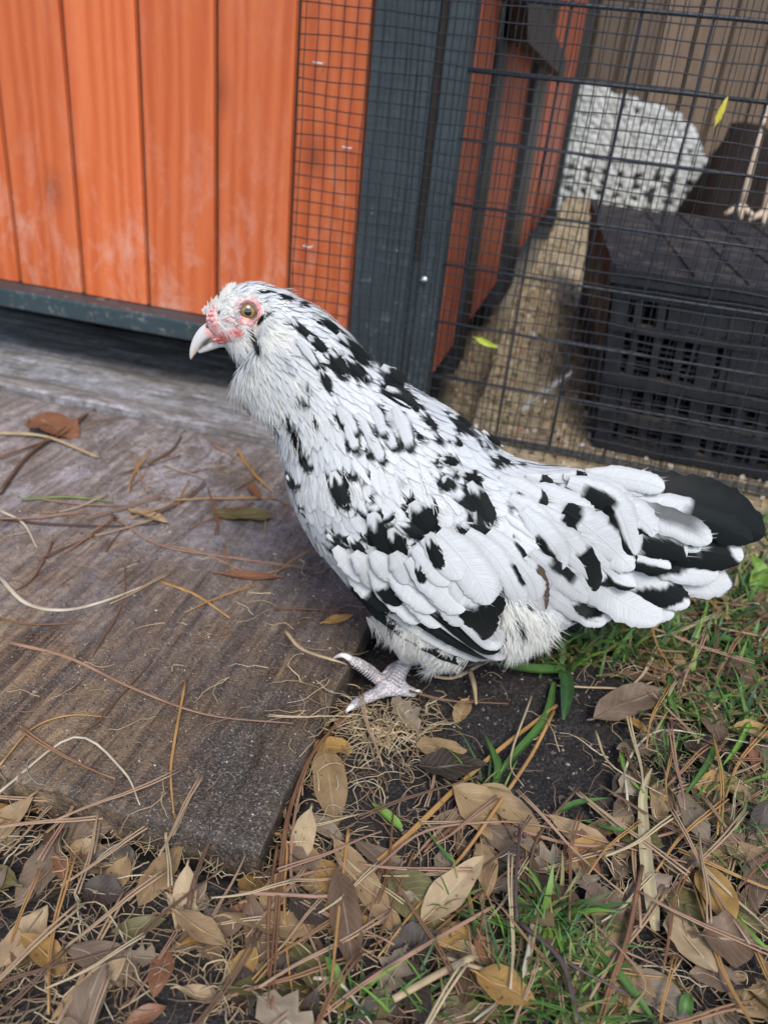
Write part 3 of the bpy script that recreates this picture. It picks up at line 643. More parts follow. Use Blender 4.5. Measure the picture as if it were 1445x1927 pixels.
# ---- plumage pigment: black and grey marks, placed on the bird's side as they lie (photo px capsules)
BLACK = [(421,535,409,559,4),(406,580,411,592,4),(392,562,394,573,3),(489,547,516,552,5),(527,557,551,564,6),(568,571,582,571,5),(509,590,487,607,7),(475,628,489,670,8),(500,668,503,672,6),
 (596,599,638,623,8),(555,607,582,631,13),(582,635,610,659,14),(603,694,622,739,12),(641,635,696,680,18),(686,666,698,687,8),(620,670,651,704,26),(651,676,682,711,20),(686,714,700,720,12),(669,626,681,628,7),
 (724,697,759,725,24),(724,708,731,735,12),(731,735,790,770,20),(748,735,769,742,12),(793,777,821,808,11),(783,808,800,836,5),(760,702,810,735,4),(572,728,579,735,7),(555,756,582,768,6),(582,780,594,798,9),
 (631,784,669,818,12),(644,832,665,849,8),(665,818,665,846,8),(717,766,724,822,9),(707,808,724,822,10),(752,773,774,818,8),(774,818,772,846,10),(738,832,772,849,6),(682,853,721,870,9),(703,804,717,867,6),(641,770,655,787,5),
 (537,794,558,829,9),(561,846,582,887,11),(517,808,523,815,6),(459,777,470,787,10),(541,897,555,921,13),(566,961,576,970,7),(536,935,566,994,4),(631,897,645,949,24),(649,956,673,966,10),(663,897,688,911,9),(704,928,704,942,9),
 (801,904,804,921,3),(827,870,858,870,12),(863,894,906,904,14),(894,887,905,904,12),(836,911,846,911,24),(773,949,815,977,18),(785,965,808,998,24),(749,997,798,1004,14),(704,973,738,1004,24),(690,1010,708,1025,14),(721,1011,763,1046,22),
 (804,1011,829,1070,17),(829,1070,846,1066,14),(787,1067,794,1094,12),(621,1011,649,1032,13),(659,1015,687,1042,15),(621,1032,638,1049,6),(884,921,918,980,22),(874,993,918,1002,18),(877,939,884,973,8),(867,1001,908,1028,6),(977,928,976,956,11),
 (953,1025,960,1035,5),(962,1070,970,1091,7),(822,821,842,852,5),(849,828,873,835,6),(849,786,884,804,14),(862,811,872,815,10),(884,811,901,828,6),(912,814,943,840,7),(901,838,939,842,4),(929,863,960,869,8),(935,875,950,877,8),(964,876,991,873,3),
 (673,1098,721,1153,16),(694,1112,766,1125,32),(721,1140,745,1160,14),(716,1158,740,1190,4),(869,1158,926,1150,48),(880,1185,920,1185,34),(932,1105,936,1130,10),(922,1067,929,1084,5),
 (998,918,1032,922,9),(1032,922,1038,903,9),(1043,918,1052,903,8),(1085,910,1103,892,13),(1104,922,1164,978,20),(1111,982,1160,993,18),(1171,986,1190,1061,12),(1190,1065,1212,1030,7),(1032,1001,1070,1061,22),(1050,990,1073,1008,18),
 (1085,1042,1118,1103,26),(1043,1080,1073,1091,10),(994,1061,1024,1073,14),(1013,1024,1017,1046,7),(1145,1061,1194,1095,18),(1217,1061,1285,1054,24),(1224,1039,1262,1046,18),(1202,1076,1277,1084,8),(1213,1084,1292,1133,28),
 (1105,1140,1141,1163,12),(1085,1167,1145,1171,7),(1228,971,1307,1001,13),(1341,1020,1368,1050,34),(1307,1058,1364,1061,20),(1290,1040,1330,1050,24),(972,1167,983,1190,9)]
GREYS = [(561,649,603,694,10),(458,683,475,704,9),(534,676,548,701,9),(652,785,660,830,10),(735,785,760,830,14),(690,820,700,840,14),(1085,925,1125,965,18),(756,908,753,928,8),(848,1108,876,1140,14),(1265,985,1310,1000,20),(640,560+340,655,925,12),(1370,1050,1380,1075,14),(1372,1100,1378,1112,14)]
BROWN = [(1020,1085,1031,1135,9)]
def pigment(P, jit=(0, 0), soft=2.2):
    px = proj(P)+np.asarray(jit)
    px = px+1.6*np.stack([fbm(px[:, 0]*.09, px[:, 1]*.09, 2), fbm(px[:, 1]*.09+9, px[:, 0]*.09, 2)], 1)
    b = np.clip(.5-caps(px, BLACK)/(2*soft), 0, 1); g = np.clip(.5-caps(px, GREYS)/12, 0, 1); br = np.clip(.5-caps(px, BROWN)/4, 0, 1)
    return b, g, br
WHITE = np.array([.73, .745, .755]); BLK = np.array([.005, .0075, .0075]); GRY = np.array([.20, .20, .22]); BRN = np.array([.14, .09, .06])
def feather_col(P, jit=(0, 0), tone=1.0, black=None, shade=None):
    b, g, br = pigment(P, jit); c = np.tile(WHITE*tone, (len(P), 1))
    if shade is not None: c = c*shade[:, None]
    c = c*(1-.75*g[:, None])+GRY*.75*g[:, None]; c = c*(1-br[:, None])+BRN*br[:, None]
    if black is not None: b = np.maximum(b, black)
    return c*(1-b[:, None])+BLK*b[:, None]

# feather material: barbs run obliquely off the shaft (UV x across -1..1, y along in units of feather width)
t = NT('feather'); c = t.attr(); uvn = t.n('ShaderNodeUVMap'); s_ = t.n('ShaderNodeSeparateXYZ'); t.l(uvn.outputs[0], s_.inputs[0])
au = t.math('ABSOLUTE', s_.outputs[0]); b1 = t.math('SUBTRACT', s_.outputs[1], t.math('MULTIPLY', au, .75)); cb = t.n('ShaderNodeCombineXYZ'); t.l(t.math('MULTIPLY', au, .6), cb.inputs[0]); t.l(t.math('MULTIPLY', b1, 11.0), cb.inputs[1])
oi = t.n('ShaderNodeNewGeometry'); nb = t.noise(cb.outputs[0], 1.9, 3, .7)
edge = t.ramp(au, [(.62, 1.0), (1.0, .74)]); vv = t.ramp(nb, [(.3, .74), (.62, 1.04)])  # rim darkening paints shading between overlapping feathers
col = t.mix(1.0, c, t.mix(1.0, vv, edge, 'MULTIPLY'), 'MULTIPLY')
t.base(col); t.rough(.5); t.spec(.16); t.bump(nb, .30, .0005); t.b.inputs['Sheen Weight'].default_value = .12; t.translucent(col, .14); MAT['feather'] = t.m
t = NT('fluff'); c = t.attr(); t.base(c); t.rough(.75); t.spec(.15); t.translucent(c, .4); MAT['fluff'] = t.m

# flow field over the bird: x, y, angle (deg, image), length px, width px, kind
FLOW = np.array([(425,545,-35,20,7,2),(395,575,-65,16,5,2),(440,530,5,22,8,0),(470,545,10,24,9,0),(505,540,20,26,9,0),(440,570,-10,16,6,2),(525,570,22,32,10,0),(560,590,38,38,12,0),(620,610,42,50,13,0),(680,670,47,58,15,0),(740,720,45,64,17,0),(800,755,42,70,19,0),(870,800,40,76,22,0),(930,845,36,80,24,0),(1000,885,20,84,24,0),(1100,900,12,90,26,0),(1170,930,18,90,28,0),
 (510,610,28,30,8,2),(520,650,42,34,8,2),(560,660,48,42,12,0),(470,650,60,32,6,2),(435,650,60,26,5,2),(420,670,80,30,5,2),(440,720,78,38,6,2),(480,720,66,40,7,2),(470,770,84,30,6,2),(530,720,56,42,9,2),(520,790,66,38,8,2),(590,720,55,48,14,0),(570,780,62,46,12,2),(640,760,58,56,20,0),(620,820,66,52,18,0),(700,820,60,60,26,0),(690,880,66,56,24,0),(760,830,52,62,24,0),
 (560,860,80,52,15,0),(548,920,76,46,18,0),(590,960,62,50,22,0),(640,1030,54,52,22,0),(690,1110,58,46,20,0),(760,900,62,56,28,0),(700,950,72,54,30,0),(750,990,74,54,34,0),(800,950,68,58,34,0),(800,1040,66,60,38,0),(850,930,58,58,32,0),(860,1000,62,62,40,0),(730,1060,72,48,34,0),(640,960,64,50,24,0),
 (900,900,46,70,28,0),(950,950,46,80,32,0),(930,1010,52,78,34,0),(1000,960,40,92,36,0),(980,1050,56,84,32,0),(1040,1000,46,92,36,0),(1060,930,28,92,36,0),(1050,1080,52,88,34,0),(1110,1060,42,92,38,0),(1140,980,32,96,40,0),(1180,1050,28,96,38,0),(1080,1130,40,76,30,0),(990,1110,60,64,24,0),
 (960,1130,68,50,12,2),(1000,1170,66,46,10,2),(980,1210,76,38,7,2),(1040,1165,36,50,16,0),(800,1220,80,34,8,2),(750,1200,82,34,7,2),(880,1230,60,40,8,2)], float)
def flow(p):
    d = (FLOW[:, 0]-p[0])**2+(FLOW[:, 1]-p[1])**2; w_ = 1/(d+120)**2
    w_ /= w_.sum(); a = np.radians(FLOW[:, 2]); ang = math.atan2((w_*np.sin(a)).sum(), (w_*np.cos(a)).sum())
    k = int(FLOW[int(d.argmin()), 5]); return ang, (w_*FLOW[:, 3]).sum(), (w_*FLOW[:, 4]).sum(), k
def mirror(p): return p-2*((p-C0)@lat)*lat
def mirv(v): return v-2*(v@lat)*lat
def field(P, N):
    """tangent growth direction, length, width (metres) and kind at a surface point, on either side of the bird"""
    far = (P-C0)@lat < 0
    p, n = (mirror(P), mirv(N)) if far else (P, N)
    px = proj(p)[0]; ang, L, Wd, kind = flow(px)
    q = S(px[0]+8*cos(ang), px[1]+8*sin(ang), (p-C0)@lat)-p
    q = q-n*(q@n); l = np.linalg.norm(q)
    if l < 1e-7: q = ax.copy(); q -= n*(q@n); l = np.linalg.norm(q)
    q /= l; m = ((p-CAM)@fw)/FPX
    if far: q = mirv(q)
    return q, L*m, Wd*m, kind, px, far
# precomputed field at the body's vertices
VN = np.zeros_like(V); Fq = np.array([f for f in F if len(f) == 4]); fn_ = np.cross(V[Fq[:, 2]]-V[Fq[:, 0]], V[Fq[:, 3]]-V[Fq[:, 1]])
for j_ in range(4): np.add.at(VN, Fq[:, j_], fn_)
VN /= np.linalg.norm(VN, axis=1)[:, None]+1e-12; sg_ = np.sign((VN*(V-ctrv)).sum(1)); VN *= np.where(sg_ == 0, 1, sg_)[:, None]
isfar = (V-C0)@lat < 0
Vm = np.where(isfar[:, None], V-2*((V-C0)@lat)[:, None]*lat, V); Nm = np.where(isfar[:, None], VN-2*(VN@lat)[:, None]*lat, VN)
PXm = proj(Vm); D2 = (PXm[:, 0:1]-FLOW[:, 0])**2+(PXm[:, 1:2]-FLOW[:, 1])**2; WT = 1/(D2+120)**2; WT /= WT.sum(1)[:, None]; ar_ = np.radians(FLOW[:, 2])
ANGv = np.arctan2(WT@np.sin(ar_), WT@np.cos(ar_)); KINDv = FLOW[D2.argmin(1), 5].astype(int); MPP = ((Vm-CAM)@fw)/FPX; LENv = (WT@FLOW[:, 3])*MPP; WIDv = (WT@FLOW[:, 4])*MPP
q2 = np.stack([PXm[:, 0]+8*np.cos(ANGv), PXm[:, 1]+8*np.sin(ANGv)], 1); RR = ((q2[:, 0:1]-CX)/FPX)*M[0]+((CY-q2[:, 1:2])/FPX)*M[1]+M[2]
lv = (Vm-C0)@lat; tq_ = ((C0-CAM)@lat+lv)/(RR@lat); DV = CAM+RR*tq_[:, None]-Vm; DV -= Nm*(DV*Nm).sum(1)[:, None]; ln_ = np.linalg.norm(DV, axis=1); bad = ln_ < 1e-7
DV[bad] = ax; DV /= np.linalg.norm(DV, axis=1)[:, None]; DV = np.where(isfar[:, None], DV-2*(DV@lat)[:, None]*lat, DV)
FDv = caps(PXm, FACE)
def snap(p):
    r = bvh.find_nearest(Vector(p)); return np.array(r[0]), np.array(r[1])
def vane(mb, P, N, B, hw, camber, nu, cfun, uvk, rachis=False, fringe=0, rg=rng, shape=None):
    """one feather blade along P with side vectors B, normals N, half widths hw"""
    k = len(P); u = np.linspace(-1, 1, nu)
    wav = 1+.05*rg.normal(size=(k, 1))
    A = P[:, None]+B[:, None]*(hw[:, None]*u*wav)[..., None]+N[:, None]*(-camber*hw[:, None]*u**2)[..., None]
    # barbed outline: pull edge rows back a little so that the rim is not a clean line
    f = [(i*nu+j, i*nu+j+1, (i+1)*nu+j+1, (i+1)*nu+j) for i in range(k-1) for j in range(nu-1)]
    Lc = np.r_[0, np.cumsum(np.linalg.norm(np.diff(P, axis=0), axis=1))]; hm = max(hw.max(), 1e-5)
    uv = np.stack([np.tile(u, k), np.repeat(Lc/hm, nu)], 1)
    A_ = A.reshape(-1, 3); cc = cfun(A_); mb.add(A_, f, cc, uv)
    if rachis:
        m = nu//2; w_ = np.maximum(hm*.030*(1-.8*np.linspace(0, 1, k)), .00012); base = A[:, m]+N*.00022
        R_ = np.stack([base-B*w_[:, None], base+N*.00018, base+B*w_[:, None]], 1).reshape(-1, 3)
        c1 = cc.reshape(k, nu, 3)[:, m]; c1 = np.clip(c1*1.12+.012, 0, .92)
        mb.add(R_, [(i*3+j, i*3+j+1, (i+1)*3+j+1, (i+1)*3+j) for i in range(k-1) for j in range(2)], np.repeat(c1, 3, 0))
    if fringe:
        T = np.gradient(P, axis=0); T /= np.linalg.norm(T, axis=1)[:, None]+1e-12; C3 = cc.reshape(k, nu, 3)
        for q in range(fringe):
            tt = (.35+.65*rg.random()**.7)*(k-1); i = min(int(tt), k-2); fr = tt-i; sg = -1 if rg.random() < .5 else 1; j = 0 if sg < 0 else nu-1
            p0 = A[i, j]*(1-fr)+A[i+1, j]*fr; d = T[i]*.85+B[i]*sg*(.25+.4*rg.random())+N[i]*.1*rg.normal(); ln = hm*(.35+.55*rg.random())
            wv = T[i]*.00022+B[i]*.0001; pt = p0+d*ln; p0 = p0-d*ln*.5+N[i]*.0001
            mb.add([p0-wv, p0+wv, pt], [(0, 1, 2)], C3[i, j])
def prof_round(t_, W_, tip=.22):
    return W_*np.minimum(1, (.35+t_/.35*.65))*np.sqrt(np.clip(1-np.clip((t_-(1-tip))/tip, 0, 1)**2.2, .0, 1))
def prof_point(t_, W_): return W_*np.minimum(1, .4+t_/.3*.6)*np.clip((1-t_)/.55, 0, 1)**.65

# ---- placement: candidates over the body surface, anisotropic dart throwing
def cand(n):
    fi = rng.integers(0, (NS_-1)*NR, n*3); q = np.array([F[i] for i in fi]); a, b, c_, d = [V[q[:, j]] for j in range(4)]
    ar = np.linalg.norm(np.cross(c_-a, d-b), axis=1); keep = rng.random(len(ar)) < ar/np.percentile(ar, 99)
    a, b, c_, d = a[keep], b[keep], c_[keep], d[keep]; s, t_ = rng.random((2, len(a), 1)); return (a*(1-s)+b*s)*(1-t_)+(d*(1-s)+c_*s)*t_, q[keep][:, 0]
WINGHOLE = [(650, 1085), (700, 1050), (800, 1040), (900, 1010), (945, 1080), (965, 1240), (880, 1265), (760, 1200)]
pos, vid = cand(34000); acc = []
AP = np.zeros((6000, 3)); na = 0; rnd = rng.random(len(pos))
for P, vi, rn in zip(pos, vid, rnd):
    n = VN[vi]; d = DV[vi]; L = LENv[vi]; Wd = WIDv[vi]; kind = KINDv[vi]; px = PXm[vi]; far = bool(isfar[vi])
    if (CAM-P)@n < -.12 and rn < .6: continue
    if P[2] < .012 or (px[0] > 1165 and not far): continue
    if FDv[vi] < (1 if kind == 2 else 5): continue
    if px[0] < 412 and px[1] > 595: continue
    if (px[0]-ex)**2+(px[1]-ey)**2 < 27**2: continue
    if (not far) and inside(WINGHOLE, *px): continue
    if kind == 2: sl, sw = L*.26, max(Wd*.85, .0022)
    else: sl, sw = L*.36, Wd*.60
    if na:
        q = AP[:na]-P; near_ = (np.abs(q[:, 0]) < .03) & (np.abs(q[:, 2]) < .03)
        q = q[near_]; al = q@d; lt2 = (q*q).sum(1)-al**2
        if ((al/sl)**2+lt2/sw**2 < 1).any(): continue
    AP[na] = P; na += 1
    acc.append((P, n, d, L*(.9+.3*rng.random()), Wd*(.85+.3*rng.random()), kind, px, far))
    if na >= 5900: break
print('feathers', len(acc))

def grow(p, n, d, L, k, off0, off1, curl=0.0):
    P = []; Ns = []; q = p.copy(); nn = n.copy(); dd = d.copy()
    for i in range(k):
        tt = i/(k-1); s_, n2 = snap(q)
        if n2@nn < 0: n2 = -n2
        if n2@nn < .3: s_, n2 = q, nn
        pn_ = s_+n2*(off0+(off1-off0)*tt+curl*tt*tt)
        if P and np.linalg.norm(pn_-P[-1]) < .45*L/(k-1): pn_ = P[-1]+dd*L/(k-1); n2 = nn
        P.append(pn_); Ns.append(n2); nn = n2
        dd = dd-n2*(dd@n2); dd /= np.linalg.norm(dd)+1e-12; q = s_+dd*L/(k-1)
    P = np.array(P); Ns = np.array(Ns); T = np.gradient(P, axis=0); T /= np.linalg.norm(T, axis=1)[:, None]+1e-12
    Ns = Ns-T*(Ns*T).sum(1)[:, None]; Ns /= np.linalg.norm(Ns, axis=1)[:, None]+1e-12
    e_ = P[-1]-P[0]; ok_ = e_@d > .72*np.linalg.norm(e_) and np.abs(np.diff(P, axis=0)).max() < 2.2*L/(k-1)
    if not ok_ or np.linalg.norm(e_) < .5*L or (Ns@Ns[0]).min() < -.2: return None, None, None
    return P, Ns, np.cross(T, Ns)
plum = MB(); fluff = MB(); singles = []
STR = []
def tuft(mb, p, n, d, L, Wd, count, rg=rng, black=None, lift=.35):
    s = np.cross(d, n); R = rg.random((count, 6)); a = rg.normal(size=count)*.30; l = L*(.55+.6*R[:, 0])
    dd = d*np.cos(a)[:, None]+s*np.sin(a)[:, None]+n*(lift*(.25+R[:, 1]*.8))[:, None]; dd /= np.linalg.norm(dd, axis=1)[:, None]
    p0 = p+s*((R[:, 2]-.5)*Wd*1.3)[:, None]+n*(-.0006)+d*((R[:, 3]-.5)*L*.3)[:, None]; sag = (np.array([0, 0, -1.])*.10-n*.20)*l[:, None]
    w0 = (.00020+.00016*R[:, 4])[:, None]; l = l[:, None]
    p1 = p0+dd*l*.5+sag*.25; p2 = p0+dd*l+sag
    pts = np.stack([p0-s*w0, p0+s*w0, p1-s*w0*.8, p1+s*w0*.8, p2], 1)
    STR.append((pts, np.tile(rg.normal(size=2)*3, (count, 1)), .90+.14*R[:, 5]))
def flush(mb):
    pts = np.concatenate([a for a, _, _ in STR]); jt = np.concatenate([b for _, b, _ in STR]); tn = np.concatenate([c for _, _, c in STR]); k = len(pts)
    A = pts.reshape(-1, 3); b, g, br = pigment(pts[:, 0]*.6+pts[:, 4]*.4, jt*.5, 1.6); b, g = np.repeat(b, 5), np.repeat(g, 5); c = np.tile([.90, .89, .85], (k*5, 1))*np.repeat(tn, 5)[:, None]
    c = c*(1-.7*g[:, None])+GRY*.7*g[:, None]; c = c*(1-b[:, None])+(BLK+.004)*b[:, None]
    f = []
    for i in range(k): f += [(i*5, i*5+1, i*5+3, i*5+2), (i*5+2, i*5+3, i*5+4)]
    mb.add(A, f, c)
def cfeather(P, nu, jit, tone, cres=.14):
    """pigment that follows the feather: read along the shaft, bowed at the tip side"""
    k = len(P); px = proj(P)+np.array(jit)*.6; d = caps(px, BLACK); b = np.clip(.5-(d-1.5)/1.6, 0, 1)
    g = np.clip(.5-caps(px, GREYS)/10, 0, 1); br = np.clip(.5-caps(px, BROWN)/4, 0, 1)
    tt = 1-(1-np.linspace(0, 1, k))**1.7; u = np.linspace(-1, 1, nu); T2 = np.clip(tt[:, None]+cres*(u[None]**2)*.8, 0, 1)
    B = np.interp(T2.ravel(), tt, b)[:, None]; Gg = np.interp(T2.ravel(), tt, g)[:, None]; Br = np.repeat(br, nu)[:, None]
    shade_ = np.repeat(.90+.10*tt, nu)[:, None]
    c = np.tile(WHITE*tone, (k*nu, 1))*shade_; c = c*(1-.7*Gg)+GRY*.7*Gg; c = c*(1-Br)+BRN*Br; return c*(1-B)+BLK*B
for (p, n, d, L, Wd, kind, px, far) in acc:
    jit = rng.normal(size=2)*3.2
    if kind == 2:
        cnt = (9 if px[1] > 640 else 13) if px[0] < 640 else 20; brd = px[0] < 640 and px[1] > 640
        tuft(fluff, p, n, d, L*1.2, max(Wd, .002)*(1.5 if brd else 1), cnt, lift=(.42 if brd else .22) if px[0] < 640 else .8)
        if brd or rng.random() < .6:
            if brd: L *= 1.15; Wd *= 1.7
            P, N_, B_ = grow(p, n, d, L*1.0, 5, -.0008, .0028 if brd else .0010)
            if P is None: continue
            tone = .97+.05*rng.random(); cl = cfeather(P, 3, jit, tone); vane(fluff, P, N_, B_, prof_point(np.linspace(0, 1, 5), Wd*.5), .1, 3, lambda A: cl, 1)
        continue
    wpx_ = Wd*FPX/.47; neck = px[1] < 900 and px[0] < 560+.75*(px[1]-480)
    if neck: L *= 1.22; Wd *= 1.05
    elif wpx_ < 40: L *= 1.25; Wd *= 1.32
    big = wpx_ > 15; k = 13 if big else 9; nu = 7 if big else 5
    pointed = neck or (px[1] < 905 and px[0] > 840)
    P, N_, B_ = grow(p, n, d, L, k, -.0007, .0006 if neck else .0008, .0003*rng.random())
    if P is None: continue
    tt = 1-(1-np.linspace(0, 1, k))**1.7; t0_ = np.linspace(0, 1, k)
    P, N_, B_ = [np.stack([np.interp(tt, t0_, A_[:, q]) for q in range(3)], 1) for A_ in (P, N_, B_)]
    hw = prof_point(tt, Wd*.58) if pointed else prof_round(tt, Wd*.56, .34)
    tw = .09*rng.normal(); B2 = B_*cos(tw)+N_*sin(tw); N2 = N_*cos(tw)-B_*sin(tw)
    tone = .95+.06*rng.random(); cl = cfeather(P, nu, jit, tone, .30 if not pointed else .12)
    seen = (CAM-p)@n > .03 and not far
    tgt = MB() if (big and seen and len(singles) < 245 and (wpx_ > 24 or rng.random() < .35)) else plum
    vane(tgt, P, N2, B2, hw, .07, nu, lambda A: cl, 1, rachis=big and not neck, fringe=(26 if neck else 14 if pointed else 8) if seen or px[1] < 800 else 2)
    if tgt is not plum: singles.append(tgt)
    if neck and rng.random() < .55: tuft(fluff, p+d*L*.5, n, d, L*.7, Wd, 6, lift=.16)
for s_ in singles: s_.build('body_feather', MAT['feather'], hen)
plum.build('small_feathers', MAT['feather'], hen)['kind'] = 'stuff'

# ---- large feathers laid one by one: wing and tail
def hero(name, pts, wpx, d0=0.0, d1=0.0, layer=.003, black=None, tip='round', k=30, nu=17, camber=.12, tone=1.0, fringe=6, tilt=0.0, taper=1.0, parent=hen, farside=False, hue=None):
    layer = .0007+layer*.5; px = spline(np.array([(*p, 0) for p in pts]), 60)[:, :2]; ss_ = np.linspace(0, 1, k); ss_ = 1-(1-ss_)**1.6; px = px[np.round(ss_*59).astype(int)] if 0 else np.stack([np.interp(ss_, np.linspace(0, 1, 60), px[:, j]) for j in (0, 1)], 1); la = []
    for i, (x, y) in enumerate(px):
        r = ray(x, y); h_ = bvh.ray_cast(Vector(CAM), Vector(r).normalized(), 2.0); dpl = d0+(d1-d0)*ss_[i]
        if h_[0] is not None and not farside: dpl = max(dpl, (np.array(h_[0])-C0)@lat+layer)
        la.append(dpl)
    la = np.array(la)
    for _ in range(3): la = np.r_[la[0], (la[:-2]+la[1:-1]*2+la[2:])/4, la[-1]]
    P = np.array([S(x, y, l) for (x, y), l in zip(px, la)]); T = np.gradient(P, axis=0); T /= np.linalg.norm(T, axis=1)[:, None]
    N_ = np.tile(lat*cos(.35)+np.array([0, 0, 1.])*sin(.35), (k, 1)); N_ = N_-T*(N_*T).sum(1)[:, None]; N_ /= np.linalg.norm(N_, axis=1)[:, None]; B_ = np.cross(T, N_)
    if tilt: B_, N_ = B_*cos(tilt)+N_*sin(tilt), N_*cos(tilt)-B_*sin(tilt)
    tt = np.linspace(0, 1, k)**.8; m = ((P-CAM)@fw)/FPX; 
    # re-sample so the round tip gets enough rows
    Lp = np.r_[0, np.cumsum(np.linalg.norm(np.diff(px, axis=0), axis=1))]; tr_ = min(.62, wpx*(.95 if 'tail' in name else .70)/Lp[-1]) if tip == 'round' else .62; tl_ = Lp/Lp[-1]
    hw = wpx*.5*np.minimum(1, .45+tl_/.35*.55)*np.sqrt(np.clip(1-np.clip((tl_-(1-tr_))/tr_, 0, 1)**2, 0, 1))*m
    jit = rng.normal(size=2)*1.0; bl = None
    def cf(A):
        b_ = None
        if black is not None:
            tq = np.repeat(ss_, nu); uq = np.tile(np.linspace(-1, 1, nu), k); so = jit[0]*9; wv_ = fbm(tq*7+so, uq*1.6+so, 3); b_ = black(tq+.07*wv_, uq+.25*wv_)
        b0 = np.zeros(len(A)) if b_ is None else b_
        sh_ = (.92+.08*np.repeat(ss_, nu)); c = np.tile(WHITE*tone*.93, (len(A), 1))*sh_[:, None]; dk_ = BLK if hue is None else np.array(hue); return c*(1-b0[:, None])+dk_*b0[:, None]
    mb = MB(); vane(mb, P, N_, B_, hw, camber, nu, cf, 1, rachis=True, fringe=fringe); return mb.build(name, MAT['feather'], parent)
sm = lambda v, w_=.04: np.clip(v/w_+.5, 0, 1)
TIP = lambda a: (lambda t_, u: sm(t_+.10*u*u-a))                          # dark end, bowed
LACE = lambda a, u0, b=2.: (lambda t_, u: sm(t_-a)*sm(b-t_)*sm((u if u0 > 0 else -u)-abs(u0), .16))   # dark along one edge
BAND = lambda a, b, s=0.: (lambda t_, u: sm(t_+s*u-a)*sm(b-t_-s*u))
RIM = lambda a, w_: (lambda t_, u: sm(t_-a)*sm(np.maximum(np.abs(u)-(1-w_), (t_-(1-w_*.45))*2.2), .14))
ALL = lambda a=0., b=1.: (lambda t_, u: np.clip((t_-a)/.03+.5, 0, 1)*np.clip((b-t_)/.03+.5, 0, 1))
# wing: flight feathers first, coverts over them
hero('wing_feather', [(628, 1062), (690, 1128), (760, 1186), (840, 1230), (912, 1249)], 30, 0, 0, .0035, ALL(.12, 2))
hero('wing_feather', [(660, 1085), (735, 1150), (815, 1205), (905, 1243)], 20, 0, 0, .0050, None, tone=.80)
hero('wing_feather', [(690, 1095), (770, 1155), (850, 1205), (925, 1238)], 22, 0, 0, .0062, ALL(.35, 2))
hero('wing_feather', [(700, 1085), (790, 1140), (860, 1190), (930, 1234), (955, 1215)], 22, 0, 0, .0076, None, tone=.96)
hero('wing_feather', [(740, 1100), (815, 1148), (872, 1195), (920, 1222), (950, 1196)], 24, 0, 0, .0088, ALL(.25, .98))
hero('wing_feather', [(760, 1085), (835, 1130), (885, 1180), (925, 1212), (944, 1186)], 30, 0, 0, .0100, None)
hero('wing_feather', [(830, 1060), (880, 1110), (905, 1165), (912, 1205)], 70, 0, 0, .0112, ALL(.50, 2))
hero('wing_feather', [(870, 1040), (915, 1090), (930, 1130), (935, 1160)], 40, 0, 0, .0118, ALL(.55, 2))
hero('wing_feather', [(770, 1060), (815, 1105), (850, 1150), (868, 1178)], 44, 0, 0, .0124, None, tone=.90)
hero('wing_feather', [(720, 1065), (760, 1105), (800, 1150), (828, 1180)], 42, 0, 0, .0116, None)
hero('wing_feather', [(690, 1075), (725, 1115), (765, 1150), (790, 1172)], 36, 0, 0, .0108, None)
hero('wing_covert', [(735, 1080), (775, 1115), (820, 1150)], 46, 0, 0, .0130, None)
hero('wing_covert', [(655, 1070), (685, 1100), (716, 1128), (742, 1142)], 44, 0, 0, .0120, ALL(.45, 2))
hero('wing_covert', [(700, 1070), (720, 1095), (742, 1124), (752, 1140)], 44, 0, 0, .0126, ALL(.45, 2))
hero('wing_covert', [(770, 1050), (815, 1095), (862, 1142), (872, 1152)], 60, 0, 0, .0140, None)
hero('wing_covert', [(780, 1030), (812, 1060), (842, 1102)], 50, 0, 0, .0152, None)
hero('wing_covert', [(825, 1000), (870, 1050), (905, 1100), (920, 1138)], 72, 0, 0, .0150, None)
hero('wing_covert', [(800, 1010), (840, 1050), (868, 1090)], 58, 0, 0, .0160, None)
hero('wing_covert', [(740, 1040), (757, 1070), (764, 1100)], 42, 0, 0, .0142, None, tone=.95)
hero('wing_covert', [(665, 1040), (690, 1070), (705, 1108)], 40, 0, 0, .0136, None)
hero('wing_covert', [(700, 1040), (722, 1066), (736, 1094)], 40, 0, 0, .0140, None)
hero('wing_covert', [(630, 1030), (655, 1060), (690, 1092)], 34, 0, 0, .0130, None)
# saddle drapes over the wing's rear edge
hero('saddle_feather', [(880, 1000), (925, 1040), (960, 1090), (985, 1140)], 44, 0, 0, .012, LACE(.55, -.55, .82))
hero('saddle_feather', [(920, 1000), (960, 1040), (1000, 1090), (1012, 1130)], 46, 0, 0, .010, LACE(.3, -.6, .55))
hero('saddle_feather', [(950, 1060), (985, 1100), (1020, 1150), (1060, 1172)], 42, 0, 0, .008, LACE(.5, .6, .8))
hero('saddle_feather', [(985, 1050), (1010, 1090), (1024, 1150)], 40, 0, 0, .011, LACE(.3, -.15), tip='long', hue=(.12, .08, .055))
